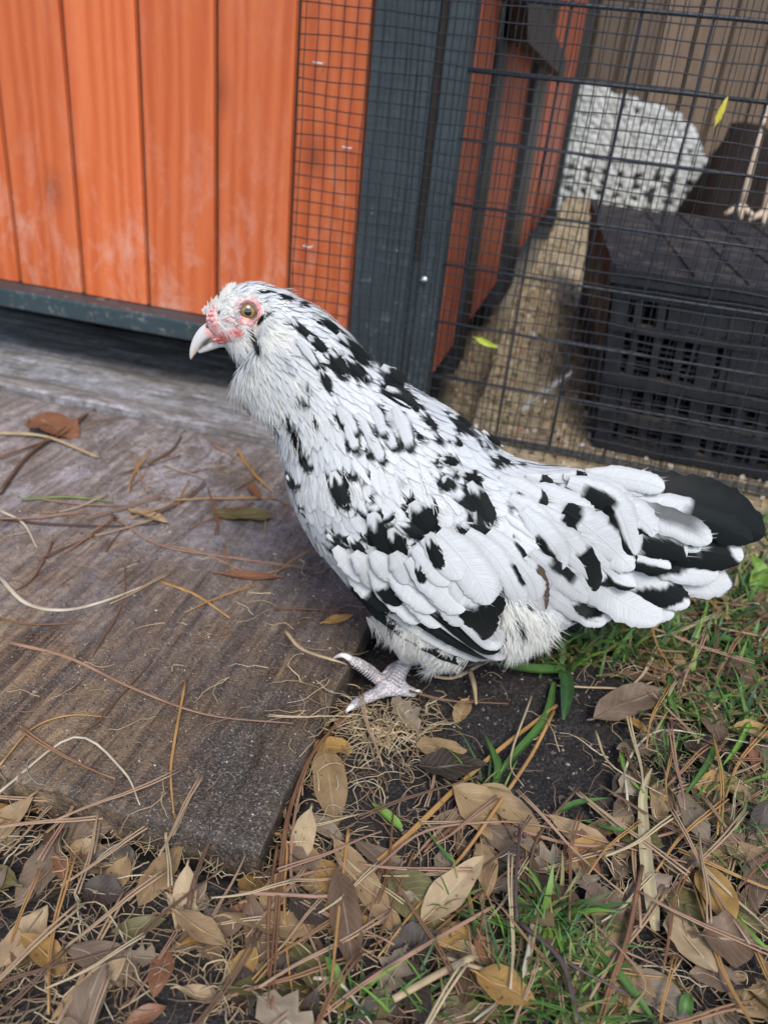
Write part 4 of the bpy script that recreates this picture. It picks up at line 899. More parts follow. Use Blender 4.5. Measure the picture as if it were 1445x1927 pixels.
# tail
hero('tail_feather', [(1140, 905), (1250, 922), (1340, 938), (1408, 968)], 70, -.014, -.016, .0, ALL(.1, 2), farside=True)
hero('tail_feather', [(1150, 935), (1240, 942), (1340, 962), (1438, 1008)], 100, .004, .006, .002, ALL(.30, 2), camber=.2)
hero('tail_feather', [(1170, 945), (1260, 958), (1345, 985), (1415, 1018)], 60, .0085, .010, .002, ALL(.45, 2), camber=.25, hue=(.006, .010, .010))  # greenish black puts the feather's sheen into the colour
hero('tail_feather', [(1150, 1010), (1250, 1022), (1330, 1036), (1398, 1050)], 78, .007, .010, .002, lambda t_, u: sm(t_-.36)*sm(.90-t_+.12*u, .04))
hero('tail_feather', [(1150, 1060), (1250, 1086), (1330, 1096), (1378, 1100)], 66, .005, .008, .002, TIP(1.0), tone=.97, hue=(.10, .10, .13))
hero('tail_feather', [(1140, 975), (1200, 988), (1270, 1008), (1318, 1036)], 60, .010, .014, .003, lambda t_, u: sm(t_-.25)*sm(.9-t_)*sm(.35-np.abs(u-.1), .5)*.9, tip='long', fringe=60)
hero('tail_feather', [(1130, 1000), (1190, 1010), (1255, 1024), (1290, 1050)], 66, .013, .017, .003, lambda t_, u: sm(t_-.42)*sm(u+.35+(t_-.7), .2))
hero('tail_feather', [(1120, 1050), (1200, 1086), (1260, 1120), (1296, 1140)], 62, .012, .015, .003, BAND(.52, .88, .16))
hero('tail_feather', [(1060, 1060), (1130, 1105), (1190, 1142), (1246, 1166)], 76, .016, .019, .003, None, camber=.06)
hero('tail_feather', [(1040, 1100), (1090, 1135), (1150, 1166)], 40, .014, .016, .003, BAND(.50, .86, .1))
hero('tail_feather', [(1120, 945), (1180, 960), (1220, 990), (1228, 1010)], 60, .016, .019, .003, LACE(.45, .55))
hero('tail_covert', [(1110, 900), (1150, 905), (1190, 915), (1212, 930)], 42, .006, .008, .003, BAND(.02, .22, .1))
hero('tail_covert', [(1070, 905), (1120, 925), (1165, 960), (1195, 1045)], 56, .018, .021, .004, lambda t_, u: sm(t_-.22)*sm(.62-t_)*sm(u+.25, .2)+sm(t_-.60)*sm(u-.35, .2)*1.0)
hero('tail_covert', [(1060, 960), (1105, 990), (1150, 1030), (1192, 1072)], 76, .019, .023, .005, lambda t_, u: np.clip(sm(.25-t_-.1*u*u)+LACE(.5, -.72)(t_, u), 0, 1))
hero('tail_covert', [(1030, 985), (1070, 1020), (1100, 1060), (1122, 1112)], 52, .020, .024, .006, ALL(.55, 2))
hero('tail_covert', [(1060, 1040), (1100, 1065), (1135, 1085), (1162, 1098)], 40, .017, .020, .005, TIP(.72))
hero('tail_covert', [(985, 960), (1020, 1000), (1050, 1040), (1058, 1072)], 52, .022, .024, .007, LACE(.35, .35))
hero('tail_covert', [(1000, 1040), (1040, 1075), (1085, 1110), (1118, 1130)], 44, .018, .021, .006, LACE(.25, -.1, .6))
hero('tail_covert', [(1010, 1100), (1050, 1130), (1100, 1160), (1140, 1172)], 34, .014, .017, .005, None)
for q, (pts, w_, d_, bl) in enumerate([([(1100, 892), (1160, 898), (1215, 908), (1250, 920)], 44, .006, None), ([(1130, 945), (1200, 965), (1280, 990), (1338, 1020)], 54, .0125, lambda t_, u: sm(t_-.35, .2)*sm(.85-t_, .2)*sm(-u+.1, .6)*.8), ([(1120, 1020), (1200, 1052), (1290, 1078), (1352, 1082)], 46, .0095, BAND(.3, .62, .1)), ([(1090, 1010), (1150, 1035), (1215, 1056), (1262, 1070)], 44, .0165, LACE(.4, .2)),
    ([(1080, 1090), (1140, 1120), (1210, 1146), (1268, 1158)], 44, .012, LACE(.3, -.5, .8)), ([(1060, 1000), (1110, 1040), (1160, 1085), (1196, 1104)], 40, .020, LACE(.2, .45)), ([(1020, 900), (1080, 905), (1140, 922), (1185, 948)], 44, .006, LACE(.2, .4, .7)), ([(980, 915), (1030, 930), (1085, 955), (1120, 985)], 46, .012, None),
    ([(990, 895), (1020, 905), (1042, 915)], 26, .016, ALL(.45, 2)), ([(1060, 895), (1085, 898), (1106, 896)], 26, .012, ALL(.45, .95)), ([(960, 935), (1000, 965), (1040, 1000)], 44, .020, None), ([(1010, 955), (1050, 985), (1085, 1015)], 40, .023, LACE(.5, -.3)), ([(940, 900), (990, 925), (1030, 950)], 40, .016, TIP(.8))]):
    hero('tail_covert', pts, w_, d_, d_+.003, .004, bl)
# single black and black-rimmed feathers that show on neck, breast and shoulder
for (x1, y1, x2, y2, w_, kd) in [(636, 628, 698, 686, 22, 'p'), (614, 660, 652, 708, 30, 'p'), (646, 670, 686, 714, 22, 'p'), (718, 690, 764, 730, 30, 'p'), (726, 730, 794, 774, 26, 'p'), (548, 600, 590, 640, 15, 'p'), (580, 632, 613, 664, 17, 'p'), (788, 772, 824, 812, 14, 'p'), (844, 782, 888, 808, 20, 'p'), (600, 690, 624, 742, 13, 'p'), (590, 597, 640, 624, 9, 'p'), (556, 842, 583, 890, 13, 'p'), (535, 792, 560, 832, 11, 'p'), (473, 624, 490, 674, 10, 'p'),
    (626, 888, 650, 954, 30, 'r'), (698, 965, 740, 1050, 42, 'r'), (735, 995, 765, 1052, 34, 'r'), (775, 945, 814, 1008, 44, 'r'), (745, 985, 802, 1010, 26, 'r'), (882, 908, 926, 990, 36, 'r'), (868, 985, 926, 1010, 22, 'r'), (655, 1010, 692, 1048, 22, 'r'), (616, 1005, 654, 1038, 18, 'r'), (836, 896, 846, 925, 26, 'r'), (826, 864, 862, 872, 16, 'r'), (862, 888, 908, 906, 17, 'r'), (804, 1005, 832, 1072, 26, 'r'), (786, 1058, 795, 1098, 18, 'r'), (1030, 995, 1072, 1066, 26, 'r'), (1048, 985, 1076, 1012, 22, 'r'), (992, 1056, 1028, 1076, 19, 'r'), (541, 893, 557, 924, 16, 'p'), (565, 957, 578, 974, 9, 'p'), (502, 588, 484, 610, 8, 'p'), (908, 810, 944, 840, 11, 'p'), (926, 860, 962, 872, 12, 'p')]:
    hero('body_feather', [(x1, y1), ((x1+x2)/2+rng.normal(), (y1+y2)/2+rng.normal()), (x2, y2)], w_, 0, 0, (.0172 if 780 < x1 < 806 and y1 > 1000 else .0026 if kd == 'r' else .0014), lambda t_, u: sm(t_-.20-.10*np.sin(u*5+x1)-.12*np.abs(u), .10)*sm(1.02-t_+.10*np.sin(u*7+y1), .05), tip='long' if kd == 'p' else 'round', k=18, nu=11, fringe=40, tone=.97)
for (x1, y1, x2, y2, w_) in [(636, 765, 672, 824, 28), (652, 800, 670, 852, 26), (700, 762, 724, 826, 25), (742, 765, 774, 852, 32), (690, 815, 722, 874, 26), (668, 780, 700, 830, 24), (715, 800, 745, 850, 26), (560, 640, 600, 694, 18)]:
    hero('body_feather', [(x1, y1), ((x1+x2)/2+3, (y1+y2)/2), (x2, y2)], w_, 0, 0, .0026, lambda t_, u: sm(t_-.40, .2)*sm(np.maximum(np.abs(u)-.80, (t_-.84)*2.3), .40), tip='long', k=20, nu=15, fringe=36, tone=.95)
# belly fluff behind the wing, thigh fluff above the foot
for (x, y, a, L, n_) in [(960, 1160, 70, 44, 60), (985, 1182, 74, 38, 60), (1008, 1180, 62, 34, 60), (990, 1200, 85, 26, 40), (945, 1200, 80, 46, 40), (1000, 1160, 60, 46, 50), (1020, 1165, 50, 34, 40), (970, 1140, 64, 40, 50),
                         (750, 1178, 84, 44, 60), (775, 1190, 80, 46, 60), (798, 1200, 70, 30, 60), (758, 1192, 86, 30, 60), (785, 1202, 72, 26, 60), (735, 1180, 88, 46, 50), (830, 1238, 60, 36, 40), (725, 1165, 85, 40, 40), (815, 1228, 75, 26, 40), (860, 1245, 40, 40, 30)]:
    for q in range(n_//6):
        xx, yy_ = x+rng.normal()*12, y+rng.normal()*9
        if x < 900: a = math.degrees(math.atan2(1300-yy_, 775-xx))
        r = ray(xx, yy_); h_ = bvh.ray_cast(Vector(CAM), Vector(r).normalized(), 2.0)
        if h_[0] is None: dl = .018 if x < 900 else .01
        else: dl = (np.array(h_[0])-C0)@lat+.002
        p = S(xx, yy_, dl); e = S(xx+8*cos(radians(a)), yy_+8*sin(radians(a)), dl)-p; e /= np.linalg.norm(e); m = (p-CAM)@fw/FPX
        tuft(fluff, p, lat, e, L*m*(1.15 if x < 900 else 1), .004, 24 if x < 900 else 16, lift=.08 if x < 900 else .35)
        if False:
            P = np.array([p+e*L*m*tq*.9 for tq in np.linspace(0, 1, 5)])+lat*.0006; N_ = np.tile(lat, (5, 1)); B_ = np.tile(np.cross(e, lat), (5, 1)); vane(fluff, P, N_, B_, prof_point(np.linspace(0, 1, 5), .0032), .1, 3, lambda A: feather_col(A, (0, 0), .98), 1)
P_ = np.array([S(765, 1130, .012), S(762, 1180, .016), S(766, 1214, .018), S(769, 1240, .016)]); thm = MB(); tube(thm, spline(P_, 10), np.linspace(.019, .0062, 10), 16, (.78, .77, .72)); thm.build('thigh', MAT['fluff'], hen)
# crest bristles over the beak and lashes of down round the eye
for q in range(260):
    t_ = rng.random(); x, y = (388+t_*45+rng.normal()*3, 592-t_*52+rng.normal()*3); r = ray(x, y); h_ = bvh.ray_cast(Vector(CAM), Vector(r).normalized(), 2.0)
    dl = (np.array(h_[0])-C0)@lat if h_[0] is not None else 0; p = S(x, y, dl); a = radians(-75+50*t_-rng.random()*30); e = S(x+8*cos(a), y+8*sin(a), dl)-p; e /= np.linalg.norm(e)
    if caps(np.array([[x, y]]), FACE)[0] < -3: continue
    tuft(fluff, p, lat if rng.random() < .7 else mirv(lat), e, .0042, .0010, 3, lift=.10)
for q in range(230):
    a = rng.random()*2*pi; rr = 25+rng.random()*11; x, y = ex+rr*1.08*cos(a), ey+rr*sin(a); r = ray(x, y); h_ = bvh.ray_cast(Vector(CAM), Vector(r).normalized(), 2.0)
    if h_[0] is None: continue
    p = np.array(h_[0]); n = np.array(h_[1]); dl = (p-C0)@lat; a2 = a+.5; e = S(x+8*cos(a2), y+8*sin(a2), dl)-p; e = e-n*(e@n); e /= np.linalg.norm(e)+1e-9
    tuft(fluff, p, n, e, .0038, .001, 2, lift=.3)
flush(fluff); fluff.build('down', MAT['fluff'], hen)['kind'] = 'stuff'

# ---- eye: ball with iris, pupil and wet cornea; the far side has its twin
def eye(far):
    r = ray(ex, ey); h_ = bvh.ray_cast(Vector(CAM), Vector(r).normalized(), 2.0); c0 = np.array(h_[0]); n = np.array(h_[1])
    if n@lat < 0: n = -n
    n = n*.5+lat*.5+(CAM-c0)/np.linalg.norm(CAM-c0)*.35; n /= np.linalg.norm(n); R = .0067; c0 = c0-n*(R*.62)
    if far: c0, n = mirror(c0), mirv(n)
    a1 = np.cross(n, (0, 0, 1)); a1 /= np.linalg.norm(a1); a2 = np.cross(n, a1); mb = MB(); k = 36; vv = []; cc = []
    angs = np.r_[0, np.radians([8, 14, 17.5, 19, 22, 28, 34, 40, 43, 46, 52, 62, 80])]
    for th_ in angs:
        dg = math.degrees(th_)
        for j in range(k):
            a = j*2*pi/k; vv.append(c0+R*(n*cos(th_)+(a1*cos(a)+a2*sin(a))*sin(th_)))
            if dg < 18: c = (.003, .003, .003)
            elif dg < 41: f = .8+.35*math.sin(a*9)*.4+.3*rng.random(); c = (.27*f, .155*f, .030*f) if dg < 33 else (.17*f, .09*f, .02*f)
            elif dg < 45: c = (.02, .012, .008)
            else: c = (.12, .075, .07)
            cc.append(c)
    mb.add(vv, [(i*k+j, i*k+(j+1) % k, (i+1)*k+(j+1) % k, (i+1)*k+j) for i in range(len(angs)-1) for j in range(k)], cc)
    t = NT('eyeball'); t.base(t.attr()); t.rough(.06); t.spec(.8); t.b.inputs['Coat Weight'].default_value = 1; t.b.inputs['Coat Roughness'].default_value = .02
    o = mb.build('eye', t.m, hen)
    # eyelid ring
    mb = MB(); k = 40; L = []
    for j in range(k+1):
        a = j*2*pi/k; th_ = radians(47+2*math.sin(a*3)); L.append(c0+R*1.03*(n*cos(th_)+(a1*cos(a)*1.0+a2*sin(a)*.96)*sin(th_)))
    tube(mb, L, .00055, 6, (.16, .09, .085), cap=False); L2 = [c0+R*1.10*(n*cos(radians(58))+(a1*cos(j*2*pi/k)+a2*sin(j*2*pi/k))*sin(radians(58))) for j in range(k+1)]
    tube(mb, L2, .0009, 6, (.62, .25, .24), cap=False); mb.build('eyelid', MAT['skin'], hen)
eye(False); eye(True)

# ---- beak: upper and lower mandible
def loft(name, stations, cfun, mat, wmax):
    px = spline(np.array([(a, b, h_) for a, b, h_, _ in stations]), 22); wl = spline(np.array([(w_, 0, 0) for *_, w_ in stations]), 22)[:, 0]
    P = np.array([S(x, y, 0) for x, y, _ in px]); m = (P-CAM)@fw/FPX; T, _, _ = frames(P); Nn = np.cross(T, lat); Nn /= np.linalg.norm(Nn, axis=1)[:, None]; ns = 20; a = np.arange(ns)*2*pi/ns
    hh = np.maximum(px[:, 2], .4)*m; ww = np.maximum(wl, .4)*m
    sh_ = np.sign(np.cos(a))*np.abs(np.cos(a))**.9
    A = P[:, None]+Nn[:, None]*(hh[:, None]*sh_)[..., None]+lat*(ww[:, None]*np.sin(a))[..., None]
    A = A.reshape(-1, 3); f = [(i*ns+j, i*ns+(j+1) % ns, (i+1)*ns+(j+1) % ns, (i+1)*ns+j) for i in range(21) for j in range(ns)]+[tuple(range(ns))[::-1], tuple(21*ns+j for j in range(ns))]
    mb = MB(); mb.add(A, f, cfun(A)); return mb.build(name, mat, hen)
t = NT('horn'); c = t.attr(); v = t.coord('Object'); n = t.noise(v, 700, 4, .7); t.base(t.mix(t.ramp(n, [(.35, 0.0), (.7, .3)]), c, t.mix(.5, c, (.9, .8, .7)))); t.rough(.32); t.bump(n, .15, .0004); t.b.inputs['Subsurface Weight'].default_value = .1; t.b.inputs['Subsurface Radius'].default_value = (.002, .001, .001); MAT['horn'] = t.m
def beakcol(A):
    p = proj(A); c = np.tile([.63, .62, .62], (len(A), 1)); n_ = fbm(p[:, 0]*.2, p[:, 1]*.2, 2)[:, None]
    d = np.clip(.5-caps(p, [(402, 632, 384, 648, 11), (384, 648, 377, 655, 6)])/7, 0, 1)[:, None]; c = c*(1-d)+np.array([.06, .055, .055])*d
    pk_ = np.clip(.5-caps(p, [(402, 600, 396, 622, 22), (404, 636, 440, 634, 8)])/9, 0, 1)[:, None]; c = c*(1-pk_)+np.array([.74, .34, .31])*pk_
    y_ = np.clip(.5-caps(p, [(370, 655, 362, 676, 6)])/5, 0, 1)[:, None]; c = c*(1-.8*y_)+np.array([.62, .45, .25])*.8*y_
    return np.clip(c+n_*.06, .01, 1)
loft('upper_beak', [(425, 620, 17, 20), (410, 621, 20, 18), (398, 626, 20, 15), (386, 634, 18, 12), (375, 644, 13.5, 9), (367, 655, 9, 6.5), (362, 666, 5.2, 4), (359.5, 676, 1.2, 1.2)], beakcol, MAT['horn'], 1)
loft('lower_beak', [(450, 636, 12, 18), (430, 640, 12, 16), (412, 642, 12, 12), (398, 647, 11.5, 9), (385, 655, 8, 6.5), (375, 663, 2.5, 3)], beakcol, MAT['horn'], 1)
def spot(name, x, y, rx_, ry_, col, mat, dl=.0, h=.0006):
    m = .47/FPX; mb = MB(); k = 14; c0 = S(x, y, dl); uu = S(x+5, y, dl)-c0; uu /= np.linalg.norm(uu); vv_ = np.cross(lat, uu)
    V_ = [c0+lat*h]
    for rr, hz in ((.5, h*.8), (1, -.0005)):
        for j in range(k): a = j*2*pi/k; V_.append(c0+uu*cos(a)*rx_*m*rr+vv_*sin(a)*ry_*m*rr+lat*hz)
    mb.add(V_, [(0, 1+j, 1+(j+1) % k) for j in range(k)]+[(1+j, 1+k+j, 1+k+(j+1) % k, 1+(j+1) % k) for j in range(k)], col); return mb.build(name, mat, hen)
mB = 15*.47/FPX
spot('nostril', 392, 614, 5.5, 4.2, (.05, .05, .055), MAT['horn'], mB*1.02)
# pea comb: small pink bumps running up the forehead
for (x, y, r_) in [(392, 600, 4.5), (396, 591, 4.5), (399, 583, 4), (403, 574, 3.6), (407, 566, 3.2), (401, 591, 4), (400, 601, 5)]:
    r = ray(x, y); h_ = bvh.ray_cast(Vector(CAM), Vector(r).normalized(), 2.0)
    p = np.array(h_[0]) if h_[0] is not None else S(x, y, .002); mb = MB(); R = r_*.47/FPX
    mb.add(sph*R*[1, .8, 1]+p, sf, np.array([.80, .33, .31])+rng.normal(size=(len(sph), 1))*.03); mb.build('comb_bump', MAT['skin'], hen)
# gape: red fold at the corner of the beak
mb = MB(); P = [S(x, y, d) for x, y, d in [(400, 641, .0052), (415, 637, .0068), (432, 632, .0085), (446, 628, .0098), (455, 627, .0104)]]; tube(mb, spline(P, 12), np.linspace(.0009, .0019, 12), 8, (.66, .16, .14)); 
P = [S(x, y, d) for x, y, d in [(412, 645, .006), (428, 641, .0082), (441, 636, .0095), (451, 632, .0102)]]; tube(mb, spline(P, 12), np.linspace(.0008, .0022, 12), 8, (.56, .10, .09)); mb.build('gape', MAT['skin'], hen)

# ---- legs: shank, toes and claws grown as one skin per leg
t = NT('leg_scales'); v = t.coord('Object'); vo = t.voro(v, 520); n = t.noise(v, 120, 4, .6)
cc_ = t.mix(t.ramp(vo.outputs['Distance'], [(.25, 0.0), (.6, 1.0)]), t.mix(t.ramp(n, [(.4, 0.0), (.62, 1.0)]), (.54, .50, .51), (.72, .61, .57)), (.33, .32, .35))
uvn = t.n('ShaderNodeUVMap'); s_ = t.n('ShaderNodeSeparateXYZ'); t.l(uvn.outputs[0], s_.inputs[0])
t.base(cc_); t.rough(.5); hh = t.math('SUBTRACT', 1.0, vo.outputs['Distance']); t.bump(hh, .9, .0009); MAT['leg'] = t.m
def skinned(name, nodes, edges, radii, mat, parent):
    me = bpy.data.meshes.new(name); me.from_pydata([tuple(p) for p in nodes], edges, []); o = link(name, me, parent)
    md = o.modifiers.new('skin', 'SKIN'); md.use_smooth_shade = True; md.branch_smoothing = .6
    sv = me.skin_vertices[0].data
    for i, r_ in enumerate(radii): sv[i].radius = (r_, r_*.92)
    sv[0].use_root = True; s2 = o.modifiers.new('sub', 'SUBSURF'); s2.levels = 2; s2.render_levels = 2
    me.materials.append(mat); return o
def legset(off, near=True):
    m = .45/FPX
    def g(x, y, z): p = G(x, y, z); return p+off
    zf = .007; A = g(737, 1292, zf+.003)
    ank = g(765, 1242, .022); hock = A+np.array([.026, .028, .060])
    nodes = [A, ank, hock, hock+np.array([.004, -.0, .03])]; rad_ = [.0072, .0055, .0058, .012]; edges = [(0, 1), (1, 2), (2, 3)]
    ribs = []
    for toe in ([(716, 1303, .0085), (693, 1312, .0085), (672, 1322, .0075), (660, 1331, .0065)], [(714, 1280, .0090), (697, 1262, .014), (676, 1248, .024), (658, 1241, .0265)], [(762, 1300, .0075), (776, 1303, .007), (784, 1304, .006)], [(728, 1270, .010), (722, 1250, .010), (712, 1236, .010)] if not near else []):
        if not toe: continue
        prev = 0; rr = [.0052, .0046, .0040, .0034]
        for i, (x, y, z) in enumerate(toe): nodes.append(g(x, y, z)); rad_.append(rr[i]*(.9 if len(toe) == 3 else 1)); edges.append((prev, len(nodes)-1)); prev = len(nodes)-1
        ribs.append(toe)
    o = skinned('leg', nodes, edges, rad_, MAT['leg'], hen)
    return g
g = legset(np.zeros(3))
mb = MB()
def claw(pts, r0=.0026):
    mb = MB(); P = spline([g(x, y, z) for x, y, z in pts], 9); tube(mb, P, np.linspace(r0, .0004, 9), 9, (.74, .72, .70)); mb.build('claw', MAT['horn'], hen)
claw([(663, 1329, .0075), (655, 1335, .0085), (649, 1345, .002)]); claw([(660, 1240, .028), (646, 1233, .0305), (633, 1236, .0255), (627, 1240, .022)]); claw([(780, 1303, .008), (788, 1300, .008), (794, 1304, .003)], .0018)
# raised scutes across shank and toes
sc = MB()
def scutes(a, b, n_, r0, r1):
    a, b = g(*a), g(*b); T = b-a; T /= np.linalg.norm(T); upv = CAM-(a+b)/2; upv -= T*(upv@T); upv /= np.linalg.norm(upv); s = np.cross(T, upv)
    for i in range(n_):
        f = (i+.5)/n_; c0 = a*(1-f)+b*f; r_ = r0*(1-f)+r1*f; L = [c0+(upv*cos(q)+s*sin(q))*r_*.97 for q in np.linspace(-1.0, 1.0, 7)]
        tube(sc, L, r_*.13, 5, None)
scutes((737, 1290, .011), (768, 1240, .022), 9, .0068, .0054); scutes((712, 1304, .0085), (665, 1326, .007), 11, .0052, .0038); scutes((712, 1279, .009), (662, 1243, .026), 12, .0052, .0036)
sc.build('scutes', MAT['leg'], hen)['kind'] = 'stuff'
_g0 = g
g = legset(-lat*.040+ax*.022, False)
# keep the second claw set on the far leg too
claw([(663, 1329, .0075), (655, 1335, .0085), (649, 1345, .002)])
# ================================================================ GROUND LITTER
LC = {'T': (.36, .245, .125), 'L': (.50, .375, .22), 'B': (.155, .095, .055), 'D': (.055, .040, .030), 'O': (.150, .135, .050), 'G': (.26, .205, .145), 'Y': (.40, .235, .070), 'R': (.25, .115, .060), 'C': (.20, .140, .095)}
def leafmesh(name, L, Wd, col, curl=.2, fold=.25, bend=0.0, k=11, nu=7, seed=0, tipcol=None, lobed=0, pt=.8):
    r_ = np.random.default_rng(seed); tt = np.linspace(0, 1, k); prof = np.clip(np.sin(pi*np.clip(tt, .001, .999)**pt), 0, 1)**.75
    if lobed: prof = prof*(1+.38*np.sin(tt*pi*7)*(tt > .1))
    prof[0] = .06; prof[-1] = .02
    u = np.linspace(-1, 1, nu); X_ = np.repeat((tt-.5)*L, nu); hw = Wd/2*prof
    w1 = 1+.06*r_.normal(size=k); Y_ = (hw[:, None]*w1[:, None]*u[None]).ravel()
    ph = r_.random()*6; Zz = (fold*hw[:, None]*np.abs(u)[None]).ravel()+curl*L*((X_/L)**2)*(1 if r_.random() < .5 else -.6)+.05*Wd*np.sin(X_/L*9+ph+np.tile(u, k)*2)+.03*Wd*r_.normal(size=k*nu)*.4
    Y_ = Y_+bend*L*(X_/L)**2
    mb = MB(); c = np.tile(np.array(col, float), (k*nu, 1))*(1+.10*r_.normal(size=(k*nu, 1)))
    if tipcol is not None: f_ = np.clip(np.repeat(tt, nu)*1.6-.4+.2*r_.normal(), 0, 1)[:, None]; c = c*(1-f_)+np.array(tipcol)*f_
    uv = np.stack([np.tile(u, k), np.repeat(tt, nu)], 1)
    mb.add(np.stack([X_, Y_, Zz], 1), [(i*nu+j, (i+1)*nu+j, (i+1)*nu+j+1, i*nu+j+1) for i in range(k-1) for j in range(nu-1)], np.clip(c, .004, 1), uv)
    st_ = np.array([[-L*.5-L*.10, 0, .0004], [-L*.5, 0, Zz[nu//2]], [-L*.2, 0, Zz[3*nu+nu//2]-.0001], [L*.4, 0, Zz[(k-2)*nu+nu//2]-.0001]]); tube(mb, st_, [.0006, .0007, .0005, .0003], 5, tuple(np.array(col)*1.15))
    return mb.mesh(name, MAT['leaf'])
hgt = lambda x, y: (BZ+.001 if (x < BX1-.002 and y > BY0 and y < .77) else max(gz(x, y), -.004))
def place(o, x, y, z, yaw, tx=0, ty=0):
    o.location = (x, y, z); o.rotation_mode = 'ZYX'; o.rotation_euler = (tx, ty, yaw)
def hero_leaf(a, b, w, col, label, lift=.004, curl=.10, fold=.18, seed=0, **kw):
    pa, pb = G(*a, .008), G(*b, .008); zc_ = hgt(*((pa+pb)/2)[:2])+lift; pa, pb = G(*a, zc_), G(*b, zc_); d = pb-pa; L = np.linalg.norm(d); c0 = (pa+pb)/2
    mid = ((a[0]+b[0])/2, (a[1]+b[1])/2); dp = np.array([b[0]-a[0], b[1]-a[1]], float); dp /= np.linalg.norm(dp); q1 = G(mid[0]-dp[1]*w/2, mid[1]+dp[0]*w/2, zc_); q2 = G(mid[0]+dp[1]*w/2, mid[1]-dp[0]*w/2, zc_)
    nn = np.array([-d[1], d[0], 0])/L; Wd = abs((q1-q2)@nn)
    o = link('fallen_leaf', leafmesh('fallen_leaf', L, Wd, LC[col], curl, fold, seed=seed, **kw)); rr_ = np.random.default_rng(seed+99)
    place(o, *c0, math.atan2(d[1], d[0]), .16*rr_.normal(), .06*rr_.normal()); tag(o, label, 'leaf'); return o
HL = [((612, 1402), (632, 1562), 64, 'T', 'long tan leaf pointing down beside the right edge of the wooden board', dict(tipcol=(.22, .15, .08))),
 ((782, 1408), (878, 1412), 46, 'T', 'curled tan leaf on the black soil just below the hen', {}),
 ((785, 1440), (915, 1445), 60, 'D', 'blackish shadow leaf under the curled tan one', {}),  # dark leaf standing for the shade below the curled one
 ((848, 1492), (1050, 1632), 78, 'T', 'large long tan leaf lying across the middle of the litter', {}),
 ((905, 1480), (1020, 1570), 46, 'T', 'narrow tan leaf tucked behind the large long one', {}),
 ((792, 1735), (908, 1618), 62, 'L', 'pale tan leaf with its end folded over below the large long leaf', dict(fold=.4)),
 ((905, 1585), (918, 1690), 44, 'T', 'upright folded piece of tan leaf', dict(fold=.5, lift=.012)),
 ((628, 1588), (770, 1775), 52, 'T', 'long orange tan leaf under the crossing needles', {}),
 ((636, 1640), (668, 1830), 64, 'B', 'dark brown long leaf below the board corner', {}),
 ((582, 1540), (650, 1580), 26, 'G', 'small grey brown rolled leaf beside the long tan one', dict(fold=.6)),
 ((735, 1645), (850, 1760), 84, 'O', 'wide olive brown leaf half under the pale tan leaf', {}),
 ((1118, 1348), (1245, 1296), 62, 'C', 'flat grey brown leaf with squared ends on the black soil', dict(pt=1.0)),
 ((1228, 1682), (1440, 1752), 72, 'O', 'long olive green leaf with pale veins at the right', dict(fold=.1)),
 ((1258, 1715), (1345, 1845), 72, 'L', 'pale tan leaf under the olive green one', {}),
 ((1322, 1760), (1425, 1778), 84, 'B', 'brown leaf right of the pale tan one', {}),
 ((1380, 1905), (1460, 1850), 110, 'T', 'broad tan leaf cut off by the bottom right corner', {}),
 ((1190, 1830), (1300, 1920), 56, 'G', 'spotted grey brown leaf at the bottom right', {}),
 ((895, 1830), (1010, 1890), 76, 'Y', 'ochre leaf at the bottom middle', {}),
 ((1010, 1800), (1110, 1900), 60, 'B', 'brown leaf right of the ochre one', {}),
 ((1098, 1702), (1176, 1712), 84, 'C', 'rounded brown leaf in the middle of the right litter', {}),
 ((1090, 1640), (1120, 1690), 44, 'G', 'small lobed grey leaf on the rounded brown one', dict(lobed=1, lift=.01)),
 ((1390, 1470), (1445, 1560), 66, 'O', 'olive brown leaf at the right edge', {}),
 ((1280, 1490), (1330, 1600), 46, 'G', 'grey brown leaf right of the black soil', {}),
 ((1330, 1310), (1350, 1420), 50, 'C', 'brown leaf standing among the right grass', dict(lift=.01)),
 ((540, 1760), (650, 1900), 66, 'O', 'olive leaf at the bottom left of the middle', {}),
 ((545, 1690), (620, 1740), 56, 'D', 'dark leaf under the crossing pine needles', {}),
 ((980, 1640), (1090, 1720), 60, 'B', 'brown leaf below the large long tan leaf', {}),
 ((1060, 1590), (1130, 1640), 40, 'R', 'small red brown leaf above the rounded brown one', {}),
 ((1160, 1560), (1250, 1600), 60, 'O', 'olive tan leaf beside the black soil', {}),
 ((1320, 1630), (1380, 1740), 60, 'Y', 'yellow brown leaf behind the olive green one', {}),
 ((1200, 1230), (1300, 1275), 50, 'T', 'brown leaf under the tail of the hen', {}),
 ((1330, 1250), (1450, 1290), 46, 'B', 'brown leaf in the grass at the right edge', {}),
 ((60, 790), (150, 818), 46, 'R', 'reddish brown leaf lying on the far left of the board', dict(lift=.003)),
 ((413, 1080), (535, 1088), 14, 'R', 'narrow red brown leaf strip on the board below the hen', dict(lift=.003)),
 ((245, 955), (318, 985), 22, 'L', 'pale tan leaf scrap in the middle of the board', dict(lift=.003)),
 ((608, 1170), (666, 1160), 13, 'Y', 'small curled yellow brown leaf on the board by the breast of the hen', dict(lift=.003)),
 ((238, 795), (310, 785), 16, 'T', 'thin tan leaf scrap at the top of the board', dict(lift=.003)),
 ((400, 962), (520, 978), 26, 'O', 'dark green leaf on the board against the breast of the hen', dict(lift=.003)),
 ((470, 905), (490, 945), 20, 'R', 'small rust leaf on the board in front of the hen', dict(lift=.003)),
 ((1290, 1060), (1350, 1000), 30, 'T', 'tan leaf standing behind the tail tip', {}),
 ((0, 1830), (90, 1700), 60, 'L', 'pale leaf at the lower left below the board', {}),
 ((330, 1720), (430, 1780), 56, 'T', 'tan leaf below the front edge of the board', {}),
 ((150, 1640), (260, 1600), 60, 'C', 'brown leaf against the front edge of the board', {})]
